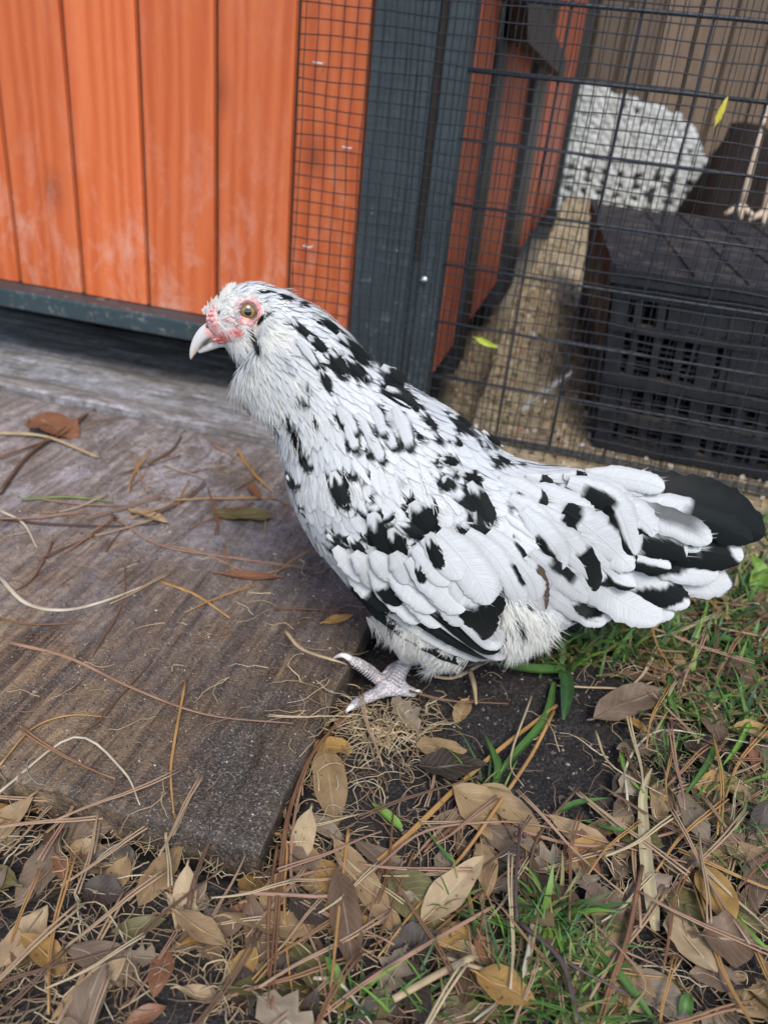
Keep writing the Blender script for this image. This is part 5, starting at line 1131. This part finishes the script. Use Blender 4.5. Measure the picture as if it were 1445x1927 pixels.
for i, (a, b, w_, c_, lab, kw) in enumerate(HL): hero_leaf(a, b, w_, c_, lab, seed=i, **{**dict(lift=.005+.004*(i % 3)), **kw})
print('hero leaves')
# a shared stock of leaf shapes for the crowd
stock = []
for i, (c_, L, Wd) in enumerate([('B', .036, .013), ('C', .026, .016), ('T', .046, .015), ('D', .026, .017), ('G', .024, .012), ('O', .040, .013), ('R', .024, .010), ('L', .032, .012), ('B', .050, .015), ('T', .026, .014), ('D', .036, .014), ('Y', .030, .015), ('C', .042, .017), ('G', .034, .017)]):
    stock.append(leafmesh('fallen_leaf', L, Wd, LC[c_], .10+.12*rng.random(), .15+.3*rng.random(), .1*rng.normal(), 9, 5, 200+i, lobed=1 if i in (4, 13) else 0, pt=.7+.4*rng.random()))
def litter_density(px):
    x, y = px
    if y > 1927+60 or x < -60 or x > 1500: return 0
    d = 0
    if y > 1440+.0*x and x > 430: d = .95*min(1, (y-1440)/130)
    if x < 480 and y > 1480+(x/480)*130: d = 1.0
    if x > 1100 and y > 1130: d = max(d, .8*min(1, (x-1100)/120))
    if 820 < x < 1180 and 1270 < y < 1520+(x-820)*.05: d = .05
    if 560 < x < 820 and 1340 < y < 1560: d = .22
    return d
SNAME = ['dark brown', 'greyish brown', 'tan', 'nearly black', 'grey lobed', 'olive', 'reddish', 'pale tan', 'long brown', 'short tan', 'long nearly black', 'ochre', 'long greyish brown', 'long grey lobed']
LMK = [((60, 1560), 'at the left end of the front edge of the board'), ((260, 1640), 'below the middle of the front edge of the board'), ((430, 1700), 'just left of the board corner'), ((80, 1850), 'in the bottom left corner'), ((300, 1880), 'at the bottom below the board'), ((560, 1600), 'beside the board corner'), ((560, 1850), 'by the olive leaf at the bottom'), ((720, 1700), 'near the wide olive brown leaf'), ((760, 1880), 'by the thick pale stalk piece'), ((880, 1650), 'near the folded pale tan leaf'), ((950, 1520), 'near the large long tan leaf'), ((950, 1860), 'beside the ochre leaf'), ((1100, 1700), 'near the rounded brown leaf'), ((1080, 1860), 'beside the forked twig'), ((1220, 1850), 'near the thick rust coloured needles'), ((1250, 1560), 'under the flat cream blade'), ((1330, 1700), 'by the long olive green leaf'), ((1400, 1880), 'in the bottom right corner'), ((1400, 1560), 'at the right edge above the olive green leaf'), ((1230, 1420), 'under the arching pale straw'), ((1400, 1380), 'in the grass at the right edge'), ((1180, 1320), 'by the flat grey brown leaf'), ((1300, 1220), 'in the grass below the tail'), ((1420, 1180), 'in the grass beyond the tail tip'), ((700, 1430), 'among the rootlets below the foot'), ((1000, 1400), 'on the bare black soil')]
def landmark(px): return min(LMK, key=lambda q: (q[0][0]-px[0])**2+(q[0][1]-px[1])**2)[1]
NNAME = ['rust', 'pinkish', 'golden', 'pale pinkish', 'brown', 'dark rust', 'straw coloured', 'bent pinkish']
rl = np.random.default_rng(21); cnt = 0; tries = 0
while cnt < 250 and tries < 4000:
    tries += 1; x = -.40+.95*rl.random(); y = .14+.60*rl.random(); px = proj((x, y, .005))[0]
    if rl.random() > litter_density(px) or (x < BX1+.006 and y > BY0-.006): continue
    o = link('fallen_leaf', stock[rl.integers(len(stock))]); s_ = .75+.5*rl.random(); place(o, x, y, hgt(x, y)+.001+.007*rl.random(), rl.random()*6.28, .30*rl.normal(), .18*rl.normal()); o.scale = (s_, s_, s_)
    ci = SNAME[stock.index(o.data)]; lm = landmark(px); lab = ci+' '+('small ' if s_ < .9 else 'large ' if s_ > 1.1 else '')+'leaf '+lm; tag(o, lab, 'leaf', lab.replace('leaf ', 'leaves ')); cnt += 1
# ---- needles, straws and stems
def strand(name, pts, w_, col, label, cat, lift=.004, prong=0, flat=.6, mat='straw', seed=0, group=None, ground=None, k=None, taper=True):
    rr_ = np.random.default_rng(seed); k = k or max(6, 4*len(pts)); px = spline(np.array([(*p, 0) for p in pts]), k)[:, :2]; P = []
    for i, (x, y) in enumerate(px):
        z = .01
        for _ in range(2): q = G(x, y, z); z = hgt(q[0], q[1])+lift
        P.append(G(x, y, z))
    P = np.array(P)
    zs_ = P[:, 2].copy()
    for _ in range(3): zs_ = np.r_[zs_[0], (zs_[:-2]+zs_[1:-1]+zs_[2:])/3, zs_[-1]]
    zs_ = np.maximum(zs_, P[:, 2]-.001); P = np.array([G(x, y, z) for (x, y), z in zip(px, zs_)])
    m = np.mean((P-CAM)@fw)/FPX; R = np.ones(k)*w_*.5*m
    if taper: R *= np.clip(1.12-.75*np.linspace(0, 1, k)**2, .1, 1)
    mb = MB(); c = np.array(col)*(1+.08*rr_.normal(size=(k, 1)))*(1+.25*np.linspace(0, 1, k)[:, None]*0)
    tube(mb, P, R, 6, np.clip(c, .004, 1), flat=flat)
    if prong:
        off = np.linspace(0, 1, k)**1.2*prong*m; T = np.gradient(P, axis=0); T /= np.linalg.norm(T, axis=1)[:, None]; sd_ = np.cross(T, (0, 0, 1.)); tube(mb, P+sd_*off[:, None]+[0, 0, .0008], R*.9, 6, np.clip(c*.93, .004, 1), flat=flat)
    o = mb.build(name, MAT[mat]); tag(o, label, cat, group); return o
OR, RB, PK, ST_, WH, BR, DK = (.50, .28, .10), (.25, .125, .065), (.40, .235, .155), (.54, .41, .24), (.64, .56, .42), (.17, .10, .06), (.075, .048, .045)
SL = [([(20, 1210), (130, 1238), (250, 1295), (390, 1345), (552, 1361)], 7, PK, 'long pinkish straw needle lying right across the board', 3),
 ([(350, 1280), (328, 1400), (322, 1465), (332, 1570)], 6, OR, 'upright looking orange needle crossing the front of the board', 0),
 ([(0, 1490), (140, 1387), (232, 1450), (264, 1515)], 6, WH, 'pale straw bent into a peak at the left of the board', 0),
 ([(0, 1440), (60, 1372), (130, 1346), (207, 1350)], 5, OR, 'arched orange needle at the left front of the board', 0),
 ([(145, 1376), (185, 1358), (230, 1305), (288, 1243)], 6, BR, 'thin brown twig on the board near the bent straw', 0),
 ([(0, 1085), (50, 1135), (120, 1148), (200, 1130), (302, 1090)], 9, WH, 'curved cream coloured grass stem on the left of the board', 0),
 ([(0, 815), (90, 822), (187, 860)], 8, ST_, 'yellow straw at the far left of the board', 6),
 ([(0, 740), (70, 730), (132, 722)], 8, ST_, 'tan straw below the rail at the far left', 0),
 ([(303, 1094), (370, 1120), (433, 1163)], 8, OR, 'short orange tan straw in the middle of the board', 0),
 ([(210, 970), (300, 1025), (420, 1046), (600, 1070)], 5, PK, 'fine pink needle pair running towards the breast of the hen', 9),
 ([(358, 762), (420, 800), (470, 880), (516, 926)], 6, OR, 'orange needle leading to the breast of the hen', 4),
 ([(345, 790), (400, 835), (460, 870)], 5, PK, 'short needle left of the breast of the hen', 0),
 ([(280, 872), (330, 840), (362, 770)], 6, BR, 'curved brown twig on the upper part of the board', 0),
 ([(0, 928), (60, 850), (180, 770), (260, 745)], 7, BR, 'dark brown twig from the left edge up the board', 5),
 ([(0, 975), (80, 985), (200, 990), (300, 985)], 6, DK, 'dark twig lying level on the left of the board', 0),
 ([(40, 940), (130, 935), (215, 945)], 7, (.20, .26, .08), 'green grass blade on the left of the board', 0),
 ([(0, 960), (45, 985), (70, 1030)], 6, WH, 'cream grass blade curling at the left edge of the board', 0),
 ([(80, 940), (160, 950), (240, 950)], 4, PK, 'fine pink needle beside the green blade', 3),
 ([(0, 1165), (60, 1175), (150, 1172)], 5, RB, 'red brown needle at the left edge of the board', 4),
 ([(170, 1238), (230, 1140), (236, 1065)], 5, BR, 'brown needle pointing up the left of the board', 0),
 ([(100, 1020), (60, 1090), (10, 1120)], 5, RB, 'rust coloured needle at the upper left of the board', 0),
 ([(0, 860), (60, 840), (120, 815), (185, 760)], 5, RB, 'thin rust needle crossing the dark twig', 3),
 ([(560, 1060), (480, 1080), (380, 1040), (280, 1020)], 4, PK, 'pale needle left of the breast feathers', 0),
 ([(655, 1348), (600, 1400), (566, 1480), (548, 1600), (556, 1700), (598, 1800), (622, 1925)], 7, PK, 'long pinkish needle curving down over the right edge of the board', 0),
 ([(650, 1344), (585, 1425), (545, 1530), (532, 1620), (522, 1760), (512, 1900)], 7, RB, 'long red brown needle beside the pinkish one', 7),
 ([(1047, 1328), (950, 1402), (870, 1472), (760, 1580), (660, 1668), (560, 1760), (480, 1850)], 9, OR, 'long golden needle pair from under the tail down to the left', 6),
 ([(1042, 1338), (1000, 1420), (940, 1510), (870, 1610), (780, 1712), (712, 1800)], 8, OR, 'shorter golden needle below the long golden pair', 0),
 ([(656, 1560), (645, 1650), (632, 1770), (618, 1905)], 8, OR, 'golden needle standing nearly upright in the litter', 0),
 ([(450, 1700), (520, 1668), (590, 1640), (735, 1622)], 7, PK, 'pinkish needle lying nearly level below the board corner', 0),
 ([(450, 1680), (540, 1684), (630, 1684), (700, 1640), (790, 1568), (900, 1548), (1010, 1552), (1200, 1600), (1290, 1622)], 7, PK, 'very long pinkish needle winding across the litter', 4),
 ([(490, 1566), (538, 1580), (535, 1680), (540, 1790), (556, 1905)], 6, OR, 'orange needle bent at the board corner', 0),
 ([(523, 1585), (508, 1690), (505, 1790), (510, 1900)], 7, RB, 'rust needle hanging below the board corner', 0),
 ([(930, 1705), (800, 1780), (690, 1850), (600, 1920)], 7, PK, 'pinkish needle at the bottom middle', 5),
 ([(985, 1615), (880, 1700), (760, 1800), (640, 1880)], 6, RB, 'rust needle alongside the pinkish one at the bottom middle', 0),
 ([(1207, 1630), (1182, 1760), (1156, 1840), (1130, 1930)], 10, RB, 'thick rust coloured needle pair at the lower right', 7),
 ([(950, 1555), (1100, 1592), (1250, 1570), (1370, 1520), (1445, 1480)], 7, PK, 'long pink needle running to the right edge', 5),
 ([(1003, 1728), (992, 1800), (968, 1857), (890, 1922)], 11, WH, 'white bent stem at the bottom', 0),
 ([(538, 1188), (570, 1222), (640, 1246), (690, 1268)], 8, ST_, 'broken tan stem lying under the toe of the hen', 0),
 ([(785, 1262), (850, 1276), (920, 1244), (1010, 1232)], 8, ST_, 'flat dry stem under the belly of the hen', 0),
 ([(884, 1262), (892, 1290), (896, 1325)], 10, ST_, 'short tan stem piece under the wing', 0),
 ([(1048, 1290), (1130, 1294), (1210, 1290), (1305, 1232)], 5, ST_, 'thin pale straw above the flat grey brown leaf', 0),
 ([(1180, 1510), (1180, 1435), (1235, 1376), (1330, 1384), (1450, 1406)], 5, WH, 'thin pale straw arching over the right side', 0),
 ([(1120, 1375), (1150, 1440), (1255, 1500)], 5, ST_, 'short straw left of the arching one', 0),
 ([(1180, 1290), (1300, 1380), (1445, 1440)], 4, RB, 'fine brown needle in the right grass', 0),
 ([(1000, 1310), (960, 1430), (985, 1480)], 4, ST_, 'thin dry stalk below the belly', 0),
 ([(1070, 1480), (1200, 1590), (1340, 1690), (1450, 1770)], 6, ST_, 'long straw crossing the olive green leaf', 0),
 ([(1090, 1480), (1010, 1580), (990, 1700), (960, 1900)], 6, BR, 'long brown stalk at the bottom middle right', 0),
 ([(1080, 1700), (1210, 1840), (1180, 1900)], 5, PK, 'pinkish needle near the thick rust pair', 0),
 ([(830, 1800), (960, 1835), (1050, 1812), (1110, 1815)], 9, ST_, 'thick tan straw lying level at the bottom middle', 0),
 ([(740, 1880), (830, 1830), (890, 1800)], 15, ST_, 'thick pale stalk piece at the bottom middle', 0),
 ([(590, 1840), (640, 1850), (700, 1927)], 8, WH, 'cream stem at the bottom below the olive leaf', 0),
 ([(780, 1600), (740, 1700), (700, 1800)], 5, RB, 'fine red brown needle over the wide olive brown leaf', 0)]
for i, (pts, w_, c_, lab, pr2) in enumerate(SL):
    nm = 'dry_stem' if c_ in (WH, ST_) else 'twig' if c_ in (BR, DK) else 'pine_needle'; cat = {'dry_stem': 'straw', 'twig': 'twig', 'pine_needle': 'pine needle'}[nm]
    strand(nm, pts, w_, c_, lab, cat, lift=(.0015 if i < 23 else .008+.006*((i*7) % 5)/4), prong=pr2, seed=i, taper=w_ < 12)
# the forked purple twig
tw = empty('twig', tuple(G(985, 1730, .01))); tag(tw, 'purple brown forked twig with buds at the bottom right of centre', 'twig')
def twp(pts, r0, r1, nm):
    mb = MB(); P = spline([G(x, y, .012+z) for x, y, z in pts], 12); tube(mb, P, np.linspace(r0, r1, 12)*(1+.12*np.sin(np.arange(12)*2.1)), 8, (.10, .062, .062)); mb.build(nm, MAT['straw'], tw)
twp([(1085, 1925, .0), (1075, 1870, .003), (1050, 1800, .006), (975, 1735, .006)], .0018, .0012, 'stem'); twp([(972, 1735, .006), (970, 1660, .012), (978, 1560, .014)], .0011, .0008, 'stem'); twp([(1050, 1800, .006), (1100, 1830, .006), (1180, 1870, .004)], .0010, .0006, 'stem')
for x, y in ((978, 1556), (986, 1572), (970, 1570)):
    mb = MB(); mb.add(sph*[.0014, .0014, .0022]+G(x, y, .026), sf, (.11, .05, .05)); mb.build('bud', MAT['straw'], tw)
# the crowd of needles
nst = []
for i in range(8):
    mb = MB(); L = .06+.045*rng.random(); xx = np.linspace(-.5, .5, 9); cv = .10*rng.normal(); P = np.stack([xx*L, cv*L*xx**2+.01*L*np.sin(xx*7+i), .004*np.abs(xx)+.002*rng.random()], 1)
    c_ = [RB, PK, OR, (.46, .30, .19), BR, (.34, .19, .10), (.58, .46, .28), (.48, .33, .2)][i]; tube(mb, P, .00062, 5, tuple(np.array(c_)), flat=.6)
    tube(mb, P+np.array([[0, .0022*(x+.5), .0004] for x in xx]), .00058, 5, tuple(np.array(c_)*.9), flat=.6); nst.append(mb.mesh('pine_needle', MAT['straw']))
cnt = 0
while cnt < 215:
    x = -.42+.95*rl.random(); y = .13+.55*rl.random(); px = proj((x, y, .005))[0]; onb = x < BX1-.01 and y > BY0+.01
    dn = litter_density(px) if not onb else (.12 if px[1] > 1050 else .42)
    if px[0] < -80 or px[0] > 1520 or px[1] > 2000 or rl.random() > dn*.9+.004: continue
    ni = int(rl.integers(8)); o = link('pine_needle', nst[ni]); s_ = .6+.6*rl.random(); yaw = rl.random()*6.28 if rl.random() < .45 else 1.25+.35*rl.normal()
    place(o, x, y, hgt(x, y)+(.001 if onb else .004+.012*rl.random()), yaw, .0, 0 if onb else .10*rl.normal()); o.scale = (s_, s_, s_)
    g_ = ('on the board, '+('far left' if px[0] < 200 else 'near its right edge' if px[0] > 400 else 'middle')+(' front' if px[1] > 1200 else ' rear')) if onb else landmark(px); g_ = ('short ' if s_ < .85 else 'long ' if s_ > 1.05 else '')+NNAME[ni]+' pine needle '+g_; tag(o, g_, 'pine needle', g_.replace('needle ', 'needles ')); cnt += 1
# ---- green blades
def blade(pts, w_, col, label, lift0=.006, lift1=.012, seed=0):
    k = 12; px = spline(np.array([(*p, 0) for p in pts]), k)[:, :2]; P = np.array([G(x, y, gz(*G(x, y, .01)[:2])+lift0+(lift1-lift0)*math.sin(i/(k-1)*pi*.8)) for i, (x, y) in enumerate(px)])
    T, N_, B_ = frames(P); m = np.mean((P-CAM)@fw)/FPX; tt = np.linspace(0, 1, k); hw = w_*.5*m*np.clip((1-tt)/.45, 0.02, 1)**.6*np.clip(.6+tt*2, 0, 1)
    u = np.linspace(-1, 1, 5); A = P[:, None]+B_[:, None]*(hw[:, None]*u)[..., None]+N_[:, None]*(.45*hw[:, None]*np.abs(u))[..., None]; mb = MB()
    c = np.array(col)*(1+.1*np.random.default_rng(seed).normal(size=(k*5, 1))); mid_ = np.tile(np.abs(u) < .1, k)[:, None]; c = np.where(mid_, c*1.35, c)
    mb.add(A.reshape(-1, 3), [(i*5+j, i*5+j+1, (i+1)*5+j+1, (i+1)*5+j) for i in range(k-1) for j in range(4)], c, np.stack([np.tile(u, k), np.repeat(tt, 5)], 1)); o = mb.build('grass_blade', MAT['grass']); tag(o, label, 'grass blade'); return o
GR, GL, GD = (.085, .185, .040), (.20, .36, .06), (.055, .13, .045)
BL = [([(1232, 1752), (1224, 1700), (1214, 1620), (1208, 1500), (1226, 1446)], 24, (.55, .46, .27), 'flat cream coloured dry blade standing up at the lower right'), ([(1065, 1262), (1000, 1262), (925, 1250)], 26, GR, 'broad green blade pointing left under the belly of the hen'), ([(1062, 1262), (1066, 1300), (1060, 1355)], 26, GD, 'broad green blade hanging down over the black soil'), ([(1042, 1285), (1024, 1355), (960, 1430), (925, 1478)], 15, GR, 'long green blade running down beside the golden needles'),
 ([(932, 1475), (936, 1440), (912, 1382)], 15, GR, 'short green blade standing on the black soil'), ([(755, 1560), (728, 1535), (700, 1512)], 20, GL, 'bright green stub in the middle of the litter'), ([(1100, 1545), (1160, 1562), (1240, 1555)], 10, GR, 'level green blade right of centre'), ([(1045, 1530), (1085, 1512), (1142, 1502)], 13, GR, 'green blade at the lower edge of the black soil'),
 ([(1085, 1760), (1150, 1820), (1200, 1880), (1240, 1935)], 18, GR, 'long flat green blade at the bottom right'), ([(1372, 1712), (1410, 1760), (1455, 1795)], 15, GL, 'bright green blade over the olive leaf'), ([(1285, 1925), (1290, 1890), (1298, 1870)], 26, GR, 'cut green blade at the bottom right edge'),
 ([(645, 1862), (628, 1825), (612, 1800)], 20, GL, 'bright green stub near the bottom middle'), ([(1420, 1130), (1428, 1080), (1415, 1045)], 34, GL, 'blurred pale green leaf right of the tail'), ([(1375, 1165), (1400, 1215), (1425, 1290)], 20, GR, 'green blade bending down at the right'), ([(1320, 1200), (1370, 1205), (1410, 1215)], 20, GR, 'level green blade in the right grass'),
 ([(1430, 1320), (1390, 1400), (1360, 1440)], 9, GL, 'thin green stem at the right'), ([(1345, 1400), (1330, 1440), (1285, 1500)], 12, GR, 'green stem bending over the brown leaves'), ([(1260, 1270), (1262, 1320), (1278, 1350)], 14, GR, 'green stalk beside the flat grey brown leaf'), ([(1165, 1402), (1180, 1460), (1230, 1510)], 9, GL, 'green stem at the edge of the black soil'),
 ([(1020, 1180), (1090, 1200), (1160, 1195)], 14, GR, 'green blade under the tail'), ([(1280, 1160), (1300, 1190), (1310, 1225)], 18, GD, 'green blade under the tip of the tail'), ([(1450, 1175), (1400, 1185), (1350, 1172)], 14, GR, 'green blade at the right edge under the tail'), ([(880, 1635), (850, 1620), (800, 1560)], 9, GR, 'green stem under the golden needles')]
for i, (pts, w_, c_, lab) in enumerate(BL): blade(pts, w_, c_, lab, seed=i)
# ---- fine grass, dry thatch and rootlets, crumbs: uncountable
gm = MB(); rg2 = np.random.default_rng(4)
def gblade(mb, x, y, h, lean, yaw, wd, col):
    z = gz(x, y); k = 5; tt = np.linspace(0, 1, k); P = np.stack([x+lean*tt**1.6*cos(yaw), y+lean*tt**1.6*sin(yaw), z-.002+h*np.sin(tt*1.35)], 1); sd_ = np.array([-sin(yaw), cos(yaw), .2]); wv = wd*(1-tt**2*.92)
    A = np.stack([P-sd_*wv[:, None], P+sd_*wv[:, None]], 1).reshape(-1, 3); mb.add(A, [(2*i, 2*i+1, 2*i+3, 2*i+2) for i in range(k-1)], np.clip(np.array(col)*(1+.15*rg2.normal()), .004, 1), np.stack([np.tile([-1, 1], k), np.repeat(tt, 2)], 1))
clumps = [(1060, 1225, 26, 30, 1), (1110, 1215, 24, 26, 1), (1180, 1220, 18, 40, 1), (1260, 1200, 26, 50, 1), (1330, 1250, 22, 50, 1), (1400, 1200, 34, 60, 1), (1430, 1330, 24, 50, 1), (1350, 1340, 18, 40, 1), (1270, 1330, 14, 40, 1), (1400, 1100, 40, 50, 1), (1430, 1020, 20, 40, 1), (1250, 1400, 14, 40, 0),
          (1040, 1715, 26, 14, 1), (1010, 1770, 30, 40, 0), (1080, 1790, 30, 40, 0), (1060, 1860, 26, 50, 0), (1000, 1880, 20, 40, 0), (1130, 1900, 18, 40, 0), (1400, 1560, 10, 30, 0), (1420, 1640, 10, 30, 0), (860, 1700, 10, 20, 0), (1340, 1500, 10, 30, 0), (900, 1460, 6, 20, 0), (830, 1890, 12, 50, 0), (700, 1900, 8, 40, 0), (1200, 1160, 26, 40, 1), (1420, 960, 14, 40, 1), (1130, 1180, 16, 26, 1), (1440, 1450, 14, 40, 0), (1300, 1130, 20, 40, 1), (1370, 1140, 20, 40, 1)]
for (cx_, cy_, n_, sp_, big_) in clumps:
    for q in range(int(n_*2.1)):
        p = G(cx_+rg2.normal()*sp_, cy_+rg2.normal()*sp_*.45, .01)
        if p[1] > .84: continue
        gc = [GR, GL, GD, (.12, .24, .05), (.30, .26, .10)][rg2.choice(5, p=[.32, .16, .18, .14, .20])]
        gblade(gm, p[0], p[1], (.010+.016*rg2.random())*(1.15 if big_ else .9), .012+.022*rg2.random(), rg2.random()*6.28, (.0010+.0014*rg2.random()) if big_ else .0007+.0005*rg2.random(), gc)
tag(gm.build('grass', MAT['grass']), kind='stuff')
tm = MB()
def wisp(x, y, L, r_, col, lift, curly=1.0, yaw=None):
    k = 7; a = rg2.random()*6.28 if yaw is None else yaw; P = []; z = hgt(x, y)
    for i in range(k): P.append((x, y, max(z, -.002)+lift*(.4+.6*math.sin(i/(k-1)*pi)))); a += curly*rg2.normal()*.45; x += cos(a)*L/(k-1); y += sin(a)*L/(k-1)
    tube(tm, P, r_*np.linspace(1, .5, k), 4, np.clip(np.array(col)*(1+.15*rg2.normal()), .01, 1), cap=False)
n_ = 0; DC = [(.50, .38, .22), (.40, .28, .16), (.58, .48, .32), (.25, .16, .095), (.32, .22, .14)]
while n_ < 2300:
    x = -.42+.95*rg2.random(); y = .13+.62*rg2.random(); px = proj((x, y, .005))[0]
    if px[0] < -50 or px[0] > 1490 or px[1] > 1980: continue
    onb = x < BX1 and y > BY0; d_ = litter_density(px) if not onb else .035
    if 560 < px[0] < 830 and 1310 < px[1] < 1560: d_ = .8
    if 820 < px[0] < 1180 and 1270 < px[1] < 1510: d_ = .05
    if rg2.random() > d_*.8+.02: continue
    wisp(x, y, .012+.030*rg2.random(), .00022+.00035*rg2.random(), DC[rg2.integers(5)], .0008 if onb else .002+.009*rg2.random(), 1.2); n_ += 1
for q in range(150):                    # root tuft in front of the foot
    p = G(725+rg2.normal()*45, 1350+rg2.normal()*30, .004); wisp(p[0], p[1], .012+.022*rg2.random(), .0003+.0005*rg2.random(), DC[rg2.integers(3)], .003+.005*rg2.random(), .9, yaw=-1.6+.8*rg2.normal())
tag(tm.build('dry_thatch', MAT['straw']), kind='stuff')
# crumbs of soil, sand grains, gravel
octv = np.array([(1, 0, 0), (-1, 0, 0), (0, 1, 0), (0, -1, 0), (0, 0, 1), (0, 0, -1)], float); octf = np.array([(0, 2, 4), (2, 1, 4), (1, 3, 4), (3, 0, 4), (2, 0, 5), (1, 2, 5), (3, 1, 5), (0, 3, 5)])
ico = []
def grains(name, pos, size, cols, mat='stone', smooth=False, base=None):
    n = len(pos); bv, bf = (octv, octf) if base is None else base; k = len(bv)
    sc_ = size[:, None]*(.6+.7*rg2.random((n, 3))); jit = 1+.25*rg2.normal(size=(n, k, 1)); A = pos[:, None]+bv[None]*sc_[:, None]*jit
    f = (bf[None]+np.arange(n)[:, None, None]*k).reshape(-1, bf.shape[1])
    mb = MB(); mb.v = [A.reshape(-1, 3)]; mb.f = f.tolist(); mb.c = [np.repeat(cols, k, 0)]; mb.u = [np.zeros((n*k, 2))]; mb.n = n*k; mb.hasc = True
    return tag(mb.build(name, MAT[mat], smooth=smooth), kind='stuff')
def bh_top(x, y): return BZ+bh(x, y)
N1 = 9000; x = -.42+.33*rg2.random(N1)**.7; x = BX1-.003-.40*rg2.random(N1)**1.6; y = BY0+.005+.46*rg2.random(N1); z = bh_top(x, y)
cs_ = np.array([(.035, .03, .027), (.09, .075, .065), (.32, .27, .21), (.60, .52, .42)])[rg2.choice(4, N1, p=[.50, .26, .17, .07])]
x2_ = -.55+.44*rg2.random(1500); y2_ = .50+.24*rg2.random(1500); x = np.r_[x, x2_]; y = np.r_[y, y2_]; z = np.r_[z, bh_top(x2_, y2_)]; cs_ = np.r_[cs_, np.array([(.09, .06, .04), (.36, .27, .17), (.05, .035, .03), (.5, .42, .3)])[rg2.choice(4, 1500)]]; N1 = len(x)
grains('sand_grains', np.stack([x, y, z+.0001], 1), .00028+.0006*rg2.random(N1)**3+.0008*(rg2.random(N1) < .015), cs_)
N2 = 26000; x = -.11+.56*rg2.random(N2); y = .16+.52*rg2.random(N2); ok = ~((x < BX1) & (y > BY0)); x, y = x[ok], y[ok]; n2_ = len(x)
cs_ = np.array([(.014, .012, .012), (.045, .038, .035), (.12, .10, .09), (.36, .32, .28)])[rg2.choice(4, n2_, p=[.50, .30, .14, .06])]
grains('soil_crumbs', np.stack([x, y, gh(x, y)], 1), .0004+.0016*rg2.random(n2_)**3, cs_)
# gravel inside and before the run
dv = np.array([(a, b, c) for a in (-1, 1) for b in (-1, 1) for c in (-1, 1)]+[(1.5, 0, 0), (-1.5, 0, 0), (0, 1.5, 0), (0, -1.5, 0), (0, 0, 1.5), (0, 0, -1.5)], float)*.62
def hullf(): 
    f = []; sgn = {8: (0, 1), 9: (0, -1), 10: (1, 1), 11: (1, -1), 12: (2, 1), 13: (2, -1)}
    for v_, (a_, s_) in sgn.items():
        q = [i for i in range(8) if dv[i][a_]*s_ > 0]; o_ = [a for a in range(3) if a != a_]; q.sort(key=lambda i: math.atan2(dv[i][o_[1]], dv[i][o_[0]]))
        for j in range(4): f.append((v_, q[j], q[(j+1) % 4]))
    return np.array(f)
GB = (dv, hullf())
N3 = 5200; x = -.17+.9*rg2.random(N3); y = .70+1.0*rg2.random(N3)**1.5; z = gh(x, y); 
cs_ = np.array([(.50, .37, .22), (.40, .27, .15), (.60, .50, .38), (.22, .15, .10), (.09, .07, .06), (.70, .67, .62), (.36, .19, .12)])[rg2.choice(7, N3, p=[.24, .18, .18, .15, .12, .05, .08])]
x = np.r_[x, -.14+.18*rg2.random(1800)]; y = np.r_[y, .92+1.4*rg2.random(1800)]; z = gh(x, y); cs_ = np.r_[cs_, np.array([(.30, .22, .12), (.16, .11, .06), (.45, .36, .22), (.10, .10, .04)])[rg2.choice(4, 1800)]]; N3 += 1800
grains('gravel', np.stack([x, y, z+.0008], 1), .0012+.0034*rg2.random(N3)**2, cs_*.9, smooth=True, base=GB)
# ---- odd bits: droppings of colour the photo shows
def scrap(name, cpt, L, Wd, yaw, pitch, col, label, cat, mat='grass'):
    o = link(name, leafmesh(name, L, Wd, col, .08, .3, seed=77, k=9, nu=5)); o.data.materials[0] = MAT[mat]; o.location = tuple(cpt); o.rotation_mode = 'XYZ'; o.rotation_euler = (pitch, 0, yaw); tag(o, label, cat); return o
p = W(1357, 208, .858); o = scrap('yellow_leaf', p, .024, .0055, 0, 0, (.75, .66, .08), 'bright yellow sliver of leaf caught upright in the mesh at the top right', 'leaf'); o.rotation_euler = (radians(90), radians(-80), 0)
p = W(915, 645, .857); o = scrap('green_leaf', p, .026, .0065, 0, 0, (.50, .62, .05), 'lime green scrap of leaf caught in the mesh above the back of the hen', 'leaf'); o.rotation_euler = (radians(80), radians(14), 0)
# white downy feather inside the run
fe = MB(); q0, q1 = W(975, 772, .90), W(1075, 700, .93); d_ = q1-q0; L = np.linalg.norm(d_); d_ /= L; s1 = np.cross(d_, (0, 1, 0)); tube(fe, [q0, (q0+q1)/2+[0, 0, -.002], q1], .0007, 5, (.6, .6, .58))
for q in range(150):
    f_ = rg2.random(); b0 = q0+d_*L*f_; sg = 1 if q % 2 else -1; e = b0+(s1*sg*(.5+.6*rg2.random())+d_*.7)*.010*(1.1-f_*.6)+[0, -.003*rg2.random(), 0]; fe.add([b0-d_*.0003, b0+d_*.0003, e], [(0, 1, 2)], (.62, .63, .64))
tag(fe.build('loose_feather', MAT['fluff']), 'small loose white feather leaning inside the run against the crate', 'feather')
